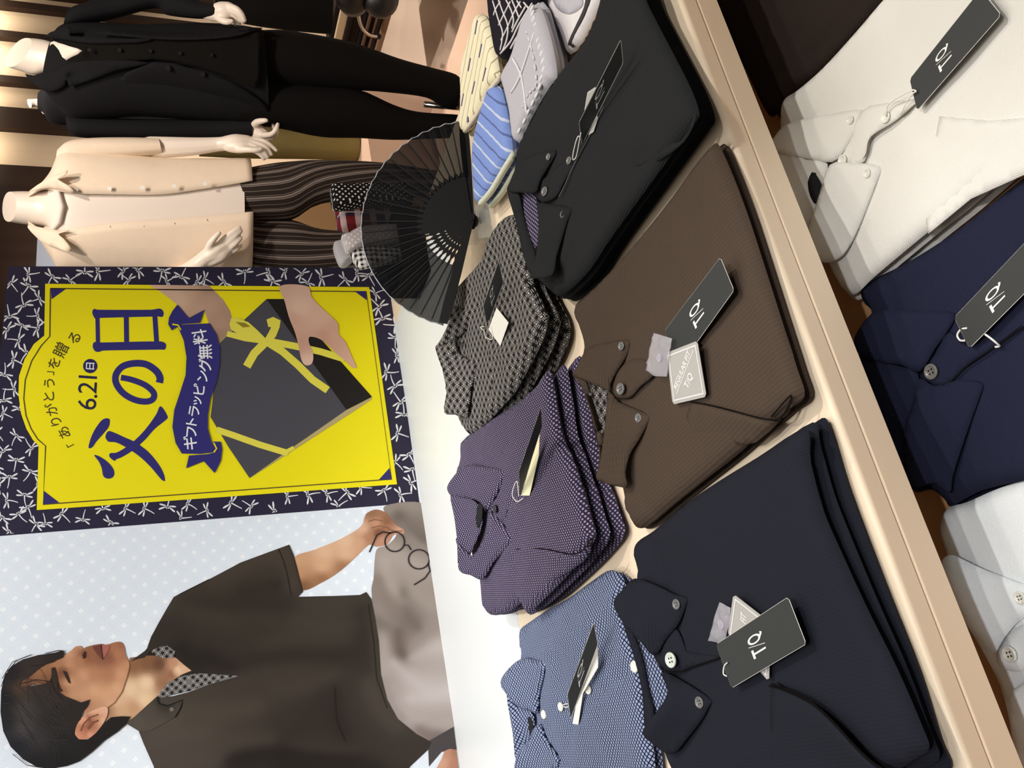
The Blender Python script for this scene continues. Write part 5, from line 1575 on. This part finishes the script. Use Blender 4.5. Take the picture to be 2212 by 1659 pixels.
def loft(name, fr, rings, mat, parent, n=36, sub=4, fold=0.0, seed=0, cap=True, ex=2.2, freq=3.0):
    """rings: (xa, ya, xb, yb, half depth[, forward[, tilt]]) from the top down; a and b are the two silhouette points"""
    R = []
    for r in rings:
        f = r[5] if len(r) > 5 else 0; tl = r[6] if len(r) > 6 else 0
        a, b = fr(r[0], r[1], f), fr(r[2], r[3], f)
        c = (a + b) / 2; h = (b - a) / 2
        R.append([*c, *h, r[4], tl])
    Rn = np.array(R)
    # Catmull-Rom along the stack
    out = []
    m = len(Rn)
    for i in range(m - 1):
        p0, p1, p2, p3 = Rn[max(i - 1, 0)], Rn[i], Rn[i + 1], Rn[min(i + 2, m - 1)]
        for k in range(sub):
            t = k / sub
            out.append(0.5 * (2 * p1 + (p2 - p0) * t + (2 * p0 - 5 * p1 + 4 * p2 - p3) * t * t + (3 * p1 - p0 - 3 * p2 + p3) * t**3))
    out.append(Rn[-1])
    vs, fs, uv = [], [], []
    for i, r in enumerate(out):
        c, h, b, tl = V3(r[:3]), V3(r[3:6]), r[6], r[7]
        bd = fr.n * math.cos(tl) - V3((0, 0, 1)) * math.sin(tl)
        for k in range(n + 1):
            an = 2 * math.pi * k / n
            ca, sa = math.cos(an), math.sin(an)
            ca2 = math.copysign(abs(ca) ** (2 / ex), ca); sa2 = math.copysign(abs(sa) ** (2 / ex), sa)
            w = 1.0
            if fold:
                w += fold * noise.noise((ca * freq, sa * freq + seed, c.z * 2.2)) + fold * .5 * noise.noise((ca * 7, sa * 7 + seed, c.z * 3))
            if k < n: vs.append(c + h * ca2 * w + bd * b * sa2 * w)
            if k < n: uv.append((an * (h.length + b) / 2, c.z))
    m = len(out)
    for i in range(m - 1):
        for k in range(n):
            fs.append((i * n + k, i * n + (k + 1) % n, (i + 1) * n + (k + 1) % n, (i + 1) * n + k))
    if cap:
        k0 = len(vs)
        vs += vs[:n] + vs[(m - 1) * n:m * n]; uv += uv[:n] + uv[(m - 1) * n:m * n]
        fs.append(tuple(k0 + k for k in range(n - 1, -1, -1))); fs.append(tuple(k0 + n + k for k in range(n)))
    o = mk(name, vs, fs, mat, parent, True, uv)
    bm_fix(o)
    return o


def bm_fix(o):
    import bmesh
    bm = bmesh.new(); bm.from_mesh(o.data); bmesh.ops.recalc_face_normals(bm, faces=bm.faces); bm.to_mesh(o.data); bm.free()


def blob(name, chains, mat, parent, voxel=0.004, smooth=6):
    """one continuous body grown from tapered limbs; chains: lists of (place, radius)"""
    mb = MB()
    for ch in chains:
        L = spline([(*p, r) for p, r in ch], 4, False)
        mb.tube([V3(a[:3]) for a in L], [float(a[3]) for a in L], 10)
        for a in (L[0], L[-1]): mb.ball(V3(a[:3]), float(a[3]) * 0.98, 6)
    o = mb.build(name, mat, parent, True); bm_fix(o)
    r = o.modifiers.new('Remesh', 'REMESH'); r.mode = 'VOXEL'; r.voxel_size = voxel; r.use_smooth_shade = True
    s = o.modifiers.new('Smooth', 'SMOOTH'); s.iterations = smooth; s.factor = 0.5
    return o


def mpatch(name, fr, pts, mat, parent, th=0.003, step=0.012, sm=2, k=1.0):
    """a piece of cloth facing the viewer on a figure: (x, y, forward) picture points"""
    P3 = [fr(*p) for p in pts]
    L = [((p - fr.p).dot(fr.t), p.z, (p - fr.p).dot(fr.n)) for p in P3]
    if sm: L = spline(L, sm, True)
    P, vv, ff, be = fill(L, step)
    dz = idw([a for a in P], [a[2] for a in P], vv); n = len(vv)
    z0 = fr.p.z * 0
    W3 = [fr.p + fr.t * vv[i, 0] + fr.n * dz[i] for i in range(n)]
    W3 = [V3((w.x, w.y, vv[i, 1])) for i, w in enumerate(W3)]
    vs = W3 + [w - fr.n * th for w in W3]
    fs = list(ff) + [tuple(i + n for i in f[::-1]) for f in ff] + [(a, a + n, b + n, b) for a, b in be]
    o = mk(name, vs, fs, mat, parent, True, [(v.x, v.z) for v in vs]); bm_fix(o)
    return o


def pc(fr, s, f=0.0): return [(fr(p[0], p[1], p[3] if len(p) > 3 else f), p[2]) for p in s]


M_SUIT = plain('black_suiting', (23, 23, 26), 0.9, 0.15)
M_DSHIRT = plain('black_brown_shirt', (17, 16, 14), 0.9, 0.12)
M_TROUS = plain('black_trousers', (14, 13, 13), 0.9, 0.12)
M_LINEN = fabric('cream_linen', (240, 222, 200), 0.0016, 0, str_=0.3, var=0.03)
M_TEE = plain('white_jersey', (232, 222, 212), 0.9, 0.1)
M_KHAKI = plain('khaki_cotton', (150, 138, 88), 0.9, 0.1, 0, 0.06, 8)

# --- suit mannequin
fa = Fr(985, 225, PLZ + 0.08)
ma = thing('mannequin', 'headless white mannequin in a black jacket and trousers on the plinth', 'mannequin', (fa.p.x, fa.p.y, PLZ))
loft('body', fa, [(59, 82, 19, 145, .052, 0, .65), (76, 83, 46, 154, .053, 0, .5), (96, 86, 72, 161, .055, 0, .3), (116, 90, 102, 160, .062, 0, .1), (140, 82, 138, 166, .085), (175, 62, 175, 190, .10), (480, 90, 480, 240, .07)], M_MANN, ma, cap=True)
loft('jacket', fa, [(112, 84, 92, 188, .070), (122, 62, 110, 214, .088), (140, 50, 135, 242, .105), (165, 44, 165, 262, .118), (220, 48, 220, 258, .130), (300, 52, 300, 252, .128), (380, 50, 380, 256, .125), (460, 50, 460, 262, .128), (530, 56, 530, 268, .128), (566, 64, 576, 270, .122)], M_SUIT, ma, fold=0.015, cap=True)
mpatch('neckline', fa, [(108, 92, .07), (128, 93, .10), (150, 100, .125), (179, 110, .142), (155, 123, .125), (134, 136, .10), (112, 150, .07)], M_MANN, ma, 0.004)
mpatch('shirt_front', fa, [(126, 91, .105), (179, 109, .146), (138, 134, .105), (155, 150, .12), (250, 138, .15), (330, 128, .152), (420, 142, .152), (500, 168, .150), (556, 190, .142), (560, 120, .148), (562, 70, .130), (500, 80, .146), (400, 84, .150), (300, 82, .150), (200, 82, .142), (150, 82, .118)], M_DSHIRT, ma, 0.004)
for i, (x, y) in enumerate(((193, 108), (258, 108), (325, 110), (389, 115), (457, 119))):
    p = fa(x, y, .156); mb = MB(); mb.tube([p, p + fa.n * 0.003], 0.0055, 14); mb.build('button', M_RIB, ma)
mpatch('lapel', fa, [(102, 82, .09), (92, 86, .085), (108, 70, .10), (152, 57, .13), (150, 76, .135), (160, 78, .135), (250, 84, .158), (330, 83, .160), (300, 92, .160), (200, 94, .150), (150, 88, .13)], M_SUIT, ma, 0.005)
mpatch('lapel', fa, [(54, 159, .03), (72, 163, .05), (105, 152, .09), (138, 138, .115), (180, 132, .148), (250, 130, .160), (325, 136, .162), (250, 152, .155), (150, 188, .135), (148, 152, .135), (140, 185, .125), (110, 198, .10), (85, 192, .07), (66, 176, .045)], M_SUIT, ma, 0.005)
mpatch('jacket_front', fa, [(330, 134, .163), (420, 150, .164), (500, 178, .160), (560, 215, .128), (581, 240, .10), (578, 266, .04), (500, 258, .045), (400, 246, .055), (300, 230, .075), (240, 185, .115)], M_SUIT, ma, 0.005)
mpatch('jacket_front', fa, [(200, 70, .145), (330, 84, .164), (420, 86, .164), (500, 80, .158), (545, 68, .14), (568, 60, .04), (500, 58, .04), (400, 58, .045), (300, 60, .05)], M_SUIT, ma, 0.005)
for x, y in ((362, 147), (437, 160)):
    p = fa(x, y, .170); mb = MB(); mb.tube([p, p + fa.n * 0.003], 0.009, 14); mb.build('button', M_RIB, ma)
loft('sleeve', fa, [(150, 18, 138, 62, .05), (175, 8, 170, 56, .066), (250, -12, 250, 40, .062), (330, -30, 335, 18, .058, .02), (385, -18, 360, 32, .055, .05), (430, 2, 420, 40, .05, .08), (466, 8, 462, 40, .046, .10)], M_SUIT, ma, fold=0.03, sub=5)
loft('sleeve', fa, [(142, 240, 150, 286, .05), (175, 248, 172, 297, .066), (250, 255, 250, 300, .064), (350, 258, 350, 302, .06), (450, 256, 450, 302, .056), (542, 255, 543, 299, .05, .03)], M_SUIT, ma, fold=0.03, sub=5)
loft('trouser_leg', fa, [(480, 80, 480, 172, .09), (520, 72, 520, 172, .10), (600, 64, 600, 184, .10), (690, 76, 700, 191, .095), (774, 96, 774, 195, .085), (861, 127, 834, 199, .075), (930, 146, 921, 211, .065), (983, 161, 957, 233, .06), (998, 180, 978, 237, .05)], M_TROUS, ma, fold=0.03)
loft('trouser_leg', fa, [(480, 165, 480, 258, .09), (520, 165, 520, 268, .10), (601, 176, 601, 277, .10), (693, 184, 693, 296, .095), (774, 193, 774, 298, .085), (850, 226, 850, 302, .07), (902, 241, 902, 301, .06), (978, 247, 978, 298, .055), (1012, 250, 1012, 294, .05)], M_TROUS, ma, fold=0.03, seed=5)


def shoe(fr, x, y, root, out=0.0):
    p = fr(x, y); p.z = PLZ + 0.046
    mb = MB(); mb.tube([p - fr.n * 0.07, p, p + fr.n * .09 + fr.t * out, p + fr.n * .17 + fr.t * out * 2, p + fr.n * .2 + fr.t * out * 2.2], [.034, .042, .043, .036, .018], 14)
    return mb.build('shoe', M_BLACKM, root, True)


shoe(fa, 985, 214, ma, -0.02); shoe(fa, 990, 272, ma, 0.02)
a = fa(880, 222, -.06)
mb = MB(); mb.tube([V3((a.x, a.y, PLZ)), V3((a.x, a.y, fa(925, 222).z))], 0.012, 12); mb.build('support_rod', M_CHROME, ma, True)
# hands
blob('hand', [pc(fa, s) for s in (
    [(440, 22, .026, .10), (462, 28, .027, .11), (480, 23, .028, .13), (494, 20, .024, .14)], [(470, 34, .020, .12), (486, 31, .022, .135)],
    [(494, 14, .0125, .15), (511, 20, .011, .17), (522, 31, .0095, .175), (528, 44, .0075, .17)], [(496, 20, .012, .15), (511, 27, .0105, .165), (520, 37, .009, .165), (525, 49, .007, .155)],
    [(494, 26, .0115, .14), (506, 33, .0095, .15), (514, 42, .008, .145), (518, 52, .0065, .135)], [(488, 31, .010, .13), (499, 37, .0085, .13), (506, 45, .0075, .12), (509, 53, .006, .11)],
    [(472, 38, .014, .13), (481, 44, .0125, .15), (491, 47, .0105, .16), (500, 46, .008, .165)])], M_MANN, ma, 0.0035, 4)
blob('hand', [pc(fa, s) for s in (
    [(540, 280, .028, .03), (556, 286, .030, .05)], [(548, 282, .024, .05), (565, 292, .026, .06), (576, 296, .018, .07)], [(556, 278, .02, .05), (568, 290, .022, .06)],
    [(570, 292, .011, .09), (586, 290, .0095, .12), (596, 280, .0085, .13), (600, 268, .007, .12)], [(576, 296, .011, .07), (590, 296, .0095, .09), (597, 286, .0085, .10), (597, 275, .0075, .10)],
    [(576, 298, .010, .05), (589, 296, .009, .06), (594, 284, .008, .07), (590, 270, .0065, .07)], [(572, 298, .010, .04), (584, 294, .008, .03), (588, 280, .007, .03), (586, 266, .006, .03)],
    [(548, 272, .014, .06), (555, 264, .012, .09), (566, 261, .010, .11), (575, 260, .008, .12)])], M_MANN, ma, 0.0035, 4)

# --- linen shirt mannequin
fb = Fr(1000, 480, PLZ + 0.08)
mn = thing('mannequin', 'headless white mannequin in an open cream linen shirt and striped trousers', 'mannequin', (fb.p.x, fb.p.y, PLZ))
loft('body', fb, [(22, 414, 18, 479, .055, 0, .50), (45, 413, 42, 483, .055, 0, .35), (80, 413, 76, 488, .058, 0, .15), (106, 408, 106, 494, .068), (128, 385, 128, 520, .085), (200, 360, 200, 560, .09), (480, 400, 480, 560, .07)], M_MANN, mn)
loft('tee_shirt', fb, [(108, 400, 112, 500, .074), (120, 378, 120, 525, .085), (140, 352, 138, 560, .10), (180, 346, 180, 570, .118), (300, 352, 300, 572, .122), (420, 356, 420, 574, .118), (523, 360, 523, 576, .116)], M_TEE, mn, fold=0.012)
mb = MB(); mb.tube([fb(100, 402, .04), fb(112, 398, .075), fb(125, 416, .105), fb(134, 446, .118), (fb(128, 478, .108)), fb(114, 498, .078), fb(100, 494, .04)], 0.009, 8); mb.build('neckband', M_TEE, mn, True)


def open_shirt(name, fr, rows, mat, parent, ex=2.2):
    """open-fronted shirt: rows (x, y outer right, y outer left, half depth, y inner right, y inner left)"""
    Rn = spline(rows, 5, False); n = 44; vs, fs, uv = [], [], []
    for r in Rn:
        a, b = fr(r[0], r[1]), fr(r[0], r[2]); c = (a + b) / 2; h = (b - a) / 2
        ci, hi = (r[1] + r[2]) / 2, (r[2] - r[1]) / 2
        t0 = math.acos(max(-1, min(1, (r[5] - ci) / hi))); t1 = math.acos(max(-1, min(1, (r[4] - ci) / hi)))
        # from the left front edge round the back to the right front edge
        for k in range(n + 1):
            an = t0 - (t0 + 2 * math.pi - t1) * k / n
            ca, sa = math.cos(an), math.sin(an)
            w = 1 + 0.014 * noise.noise((ca * 3, sa * 3, c.z * 2.0)) + 0.010 * noise.noise((ca * 7, sa * 7, c.z * 5))
            ca2 = math.copysign(abs(ca) ** (2 / ex), ca); sa2 = math.copysign(abs(sa) ** (2 / ex), sa)
            vs.append(c + h * ca * w + fr.n * r[3] * sa2 * w); uv.append((an * 0.17, c.z))
    m = len(Rn)
    for i in range(m - 1):
        for k in range(n): fs.append((i * (n + 1) + k, (i + 1) * (n + 1) + k, (i + 1) * (n + 1) + k + 1, i * (n + 1) + k + 1))
    o = mk(name, vs, fs, mat, parent, True, uv); s = o.modifiers.new('Solidify', 'SOLIDIFY'); s.thickness = 0.003; s.offset = 0
    return o


open_shirt('linen_shirt', fb, [(66, 412, 492, .062, 425, 478), (92, 394, 526, .085, 412, 492), (112, 368, 556, .10, 410, 500), (134, 324, 590, .118, 413, 500), (175, 320, 596, .135, 418, 490), (260, 330, 600, .138, 420, 478), (350, 342, 602, .136, 420, 472), (440, 344, 604, .134, 408, 465), (540, 342, 608, .134, 392, 455)], M_LINEN, mn)
loft('sleeve', fb, [(126, 322, 124, 352, .04), (150, 304, 150, 352, .058), (200, 298, 200, 346, .062), (270, 297, 272, 344, .062), (343, 299, 351, 335, .056)], M_LINEN, mn, fold=0.05, sub=5, cap=True)
mpatch('collar_leaf', fb, [(64, 413, .065), (80, 400, .08), (100, 388, .10), (116, 379, .125), (146, 368, .15), (140, 380, .155), (124, 387, .15), (150, 402, .158), (160, 417, .158), (132, 410, .13), (104, 406, .10), (80, 410, .08)], M_LINEN, mn, 0.003)
mpatch('collar_leaf', fb, [(60, 486, .065), (66, 500, .075), (94, 525, .10), (120, 533, .135), (142, 543, .155), (156, 540, .155), (138, 516, .155), (126, 505, .14), (152, 498, .15), (122, 497, .12), (92, 492, .09)], M_LINEN, mn, 0.003)
for x, y in ((164, 411), (237, 407), (307, 405), (376, 402), (443, 397)):
    p = fb(x, y, .1385); mb = MB(); mb.tube([p, p + fb.n * 0.003], 0.0065, 12); mb.build('button', M_PAPER, mn)
for x, y in ((237, 488), (310, 487), (376, 481), (446, 474)):
    p = fb(x, y, .1375); mb = MB(); mb.box(p.x - .004, p.y - .001, p.z - .0008, p.x + .004, p.y + .001, p.z + .0008); mb.build('buttonhole', M_LINEN, mn)
m_pin, nt, b = base_mat('pinstriped_trousers', (50, 40, 36), 0.9, 0.12)
u, v, t = uvxy(nt)
w1 = (u * (1 / 0.045)).fract(); f = w1.band(0.04, 0.10).mx(w1.band(0.15, 0.27)).mx(w1.band(0.33, 0.37) * 0.7).mx(w1.band(0.66, 0.71) * 0.6)
nt.links.new(mix(nt, f, (46, 38, 34), (132, 122, 116)), b.inputs['Base Color'])
loft('trouser_leg', fb, [(490, 372, 490, 482, .09), (520, 366, 520, 482, .104), (560, 358, 560, 480, .105), (612, 350, 630, 475, .10), (700, 345, 692, 441, .092), (830, 352, 830, 425, .078), (960, 372, 960, 430, .06), (1030, 380, 1030, 430, .055)], m_pin, mn, fold=0.02)
loft('trouser_leg', fb, [(490, 470, 490, 586, .09), (520, 470, 520, 590, .104), (560, 472, 560, 600, .105), (630, 475, 630, 606, .10), (700, 496, 700, 606, .092), (830, 502, 830, 596, .078), (960, 508, 960, 580, .06), (1030, 510, 1030, 570, .055)], m_pin, mn, fold=0.02, seed=3)
shoe(fb, 1010, 405, mn); shoe(fb, 1010, 540, mn)
blob('forearm', [pc(fb, s) for s in (
    [(325, 318, .036, 0), (360, 318, .035, .01), (420, 316, .030, .02), (466, 312, .0245, .03), (490, 310, .024, .04)], [(480, 310, .022, .04), (510, 306, .026, .05), (535, 306, .022, .05)], [(495, 316, .02, .05), (520, 316, .024, .06), (540, 314, .018, .06)],
    [(536, 303, .012, .05), (560, 303, .0105, .06), (580, 311, .009, .07), (597, 325, .007, .07)], [(540, 308, .012, .06), (560, 312, .010, .075), (576, 320, .009, .08), (586, 334, .007, .08)],
    [(540, 313, .011, .07), (556, 320, .0095, .085), (570, 328, .0085, .09), (578, 340, .0065, .085)], [(535, 318, .010, .075), (550, 326, .0085, .09), (562, 334, .0075, .09), (570, 344, .006, .085)],
    [(515, 322, .013, .07), (535, 323, .011, .09), (552, 324, .0095, .10), (564, 322, .008, .10)])], M_MANN, mn, 0.0038, 4)
blob('forearm', [pc(fb, s) for s in (
    [(350, 606, .036, .02), (395, 594, .032, .10), (425, 572, .026, .16), (445, 558, .025, .17)], [(436, 560, .022, .17), (462, 545, .028, .18), (484, 530, .020, .18)], [(452, 566, .018, .17), (476, 552, .024, .18), (492, 540, .016, .18)],
    [(478, 524, .012, .185), (492, 510, .0105, .19), (505, 500, .009, .19), (517, 491, .007, .185)], [(486, 530, .012, .185), (500, 517, .0105, .19), (511, 507, .009, .19), (521, 499, .007, .185)],
    [(492, 539, .0115, .18), (504, 530, .0095, .19), (513, 522, .0085, .19), (521, 514, .0065, .185)], [(494, 548, .010, .175), (506, 542, .0085, .18), (514, 536, .0075, .18), (521, 530, .006, .175)],
    [(448, 545, .014, .18), (454, 528, .012, .20), (463, 515, .010, .21), (474, 503, .0075, .21)])], M_MANN, mn, 0.0038, 4)

# --- third mannequin, further back
fc_ = Fr(772, 285, 0.45)
P2 = 0.45
mb = MB(); mb.box(fc_.p.x - .35, fc_.p.y - .16, 0, fc_.p.x + .3, fc_.p.y + .3, P2, .01)
tag(mb.build('plinth', plain('rear_plinth_laminate', (214, 186, 164), 0.4, 0.3, 0, 0.03, 3)), 'taller plinth under the rear mannequin in khaki trousers', 'plinth')
mr = thing('mannequin', 'mannequin with a slim white neck, black top and khaki trousers, behind the suit', 'mannequin', (fc_.p.x, fc_.p.y, P2))
loft('body', fc_, [(61, 214, 66, 233, .025, 0, .4), (80, 213, 78, 230, .022), (92, 209, 92, 234, .035), (110, 190, 110, 250, .06), (300, 190, 300, 260, .07)], M_MANN, mr)
loft('black_top', fc_, [(84, 198, 84, 240, .05), (96, 190, 96, 246, .08), (118, 178, 118, 268, .10), (200, 182, 200, 272, .11), (320, 190, 320, 282, .11), (445, 196, 445, 292, .11)], M_SUIT, mr, fold=.02)
loft('trouser_leg', fc_, [(430, 200, 430, 272, .11), (520, 200, 520, 275, .11), (640, 206, 640, 277, .10), (770, 216, 770, 281, .09)], M_KHAKI, mr, fold=.03)
loft('trouser_leg', fc_, [(430, 262, 430, 338, .11), (520, 268, 520, 342, .11), (640, 274, 640, 344, .10), (770, 280, 770, 346, .09)], M_KHAKI, mr, fold=.03, seed=4)

# --- the garment fixture at the right


TBZ = 0.30
GA, GB = Pz(823, 112, TBZ), Pz(862, -20, TBZ)
GT = (GB - GA).normalized(); GN = V3((GT.y, -GT.x, 0))
if GN.dot(GA) > 0: GN = -GN
GNn = np.array(GN)


def gz(x, y=60): return Pp(x, y, GA, GNn).z


def slab(name, y0, y1, z0, z1, depth, mat, parent, back=0.0, bev=0.006):
    a, b_ = Pp(810, y0, GA, GNn), Pp(810, y1, GA, GNn)
    sa, sb = (a - GA).dot(GT), (b_ - GA).dot(GT)
    A = [GA + GT * s - GN * (back + (0 if k < 2 else depth)) for k, s in enumerate((sa, sb, sb, sa))]
    v = [V3((p.x, p.y, z0)) for p in A] + [V3((p.x, p.y, z1)) for p in A]
    o = mk(name, v, [(3, 2, 1, 0), (4, 5, 6, 7), (0, 1, 5, 4), (1, 2, 6, 5), (2, 3, 7, 6), (3, 0, 4, 7)], mat, parent, False)
    bm_fix(o); m = o.modifiers.new('Bevel', 'BEVEL'); m.width = bev; m.segments = 3
    return o


M_BRT = plain('brown_table_edge', (150, 122, 100), 0.5, 0.3)
ct = thing('garment_table', 'low brown table stacked with folded trousers behind the suit', 'table', (GA.x, GA.y, 0))
slab('table_top', 150, -90, TBZ - 0.0, TBZ + 0.03, 0.5, M_BRT, ct)
slab('pedestal', -40, -85, 0, TBZ, 0.12, M_BRT, ct, 0.22)
cols = [((44, 36, 32), 'dark brown'), ((120, 96, 80), 'mid brown'), ((40, 33, 30), 'dark brown'), ((112, 90, 76), 'mid brown'), ((38, 33, 32), 'near black'), ((52, 46, 44), 'charcoal'), ((44, 38, 36), 'charcoal'), ((214, 196, 164), 'cream'), ((40, 34, 32), 'near black')]
labs = ['dark brown folded trousers lowest on the low table', 'mid brown folded trousers just above the lowest pair', 'dark brown folded trousers third from the table top', 'mid brown folded trousers fourth from the table top',
        'near black folded trousers in the middle of the low stack', 'thick charcoal folded trousers under the chrome hook', 'charcoal folded trousers just under the cream pair', 'cream folded trousers, the one pale layer in the stack', 'near black folded trousers, topmost of the low stack']
zz = TBZ + 0.0305; zpx = 0.0021
for i, ((c, nm), lb, hpx) in enumerate(zip(cols, labs, [8, 8, 8, 8, 10, 20, 12, 20, 12])):
    rt = thing('folded_trousers', lb, 'trousers', (GA.x, GA.y, zz), 'trousers stacked on the low table')
    slab('body', 118, -70, zz, zz + hpx * zpx - 0.0005, 0.3, plain('trouser_' + nm.replace(' ', '_'), c, 0.9, 0.1), rt, 0.01 + 0.006 * (i % 3))
    zz += hpx * zpx


def fk(x, y, f=0.0): return Pp(x, y, GA + GN * f, GNn)


hk = thing('chrome_hook', 'curved chrome hook in front of the folded trousers', 'hook', tuple(fk(800, 75, .02)))
mb = MB(); mb.tube([V3(a) for a in spline([tuple(fk(x, y, .03)) for x, y in ((768, 8), (774, 30), (778, 50), (786, 65), (800, 76), (818, 79))], 5, False)], 0.009, 10); mb.build('arm', M_CHROME, hk, True)
mb = MB(); a = fk(818, 79, .03); mb.ball(a, 0.013, 8); mb.build('end_cap', M_BLACKM, hk, True)
bg_ = thing('leather_bag', 'black rounded leather bag hanging in front of the low trouser table', 'bag', tuple(fk(810, 0, .16)))
mb = MB(); mb.tube([fk(752, -60, .16), fk(762, 0, .16), fk(766, 14, .16)], [.07, .07, .055], 20); mb.build('flap', M_BLACKM, bg_, True)
mb = MB(); mb.ball(fk(822, -4, .18), (.08, .08, .075), 12); mb.build('pouch', M_BLACKM, bg_, True)
fg_ = Fr(700, 30, 0.64)
gt = thing('hanging_trousers', 'wide black trousers hanging beside the suit mannequin', 'trousers', tuple(fg_(600, 10)))
loft('leg', fg_, [(470, -60, 470, 40, .08), (560, -62, 560, 58, .09), (640, -64, 640, 68, .09), (714, -60, 712, 74, .085)], M_TROUS, gt, fold=.02)
# the rack that carries them, mostly beyond the picture edge
rk = thing('garment_rack', 'black garment rack carrying the hanging trousers and leather bag', 'rack', tuple(fg_(600, -95, -.02)))
a, b = fg_(466, -110, 0), fg_(466, 34, 0); b.z = a.z = fg_(466, -40, 0).z
mb = MB(); mb.tube([a, b], 0.010, 10); mb.build('hanging_rail', M_BLACKM, rk, True)
mb = MB(); mb.tube([V3((a.x, a.y, 0)), a], 0.014, 10); mb.build('post', M_BLACKM, rk, True)
mb = MB(); mb.tube([V3((a.x, a.y, .012)) - fg_.n * .25, V3((a.x, a.y, .012)) + fg_.n * .25], 0.012, 10); mb.build('foot', M_BLACKM, rk, True)
c_ = a + (b - a) * 0.22
mb = MB(); mb.tube([fk(756, -55, .16), (fk(720, -60, .16) + c_) / 2, c_], 0.006, 8); mb.build('strap', M_BLACKM, bg_, True)
# pale picture board behind the linen shirt
pb_ = thing('picture_board', 'pale grey-blue picture board on the back wall behind the linen shirt', 'sign', tuple(PY(100, 540, BY + 0.034)))
c = [PY(x, y, BY + 0.034) for x, y in ((60, 480), (92, 575), (260, 640), (230, 470))]
x0, x1 = PY(90, 572, BY + .034).x, PY(72, 488, BY + .034).x; z1 = PY(80, 530, BY + .034).z
mb = MB(); mb.box(x0 - .3, BY + 0.034, z1 - .7, x1, BY + 0.0495, z1); mb.build('panel', plain('pale_blue_print', (176, 188, 206), 0.5, 0.3), pb_)
mb = MB(); mb.box(x0 - .2, BY + 0.0325, z1 - .6, x1 - .12, BY + 0.0338, z1 - .12); mb.build('printed_figure', plain('grey_print', (110, 116, 126), 0.5, 0.3), pb_)

# tan block seen between the legs of the striped trousers
p0, p1 = PY(700, 508, 3.25), PY(700, 418, 3.25)
mb = MB(); mb.box(p0.x - 0.1, 3.33, 0, p1.x + 0.02, 3.65, PY(600, 470, 3.25).z, 0.006)
tag(mb.build('display_block', plain('tan_laminate', (176, 146, 106), 0.6, 0.2, 0, 0.05, 4)), 'tan display block behind the striped trousers, seen between their legs', 'block')
COL.objects.unlink(_to); bpy.data.objects.remove(_to)
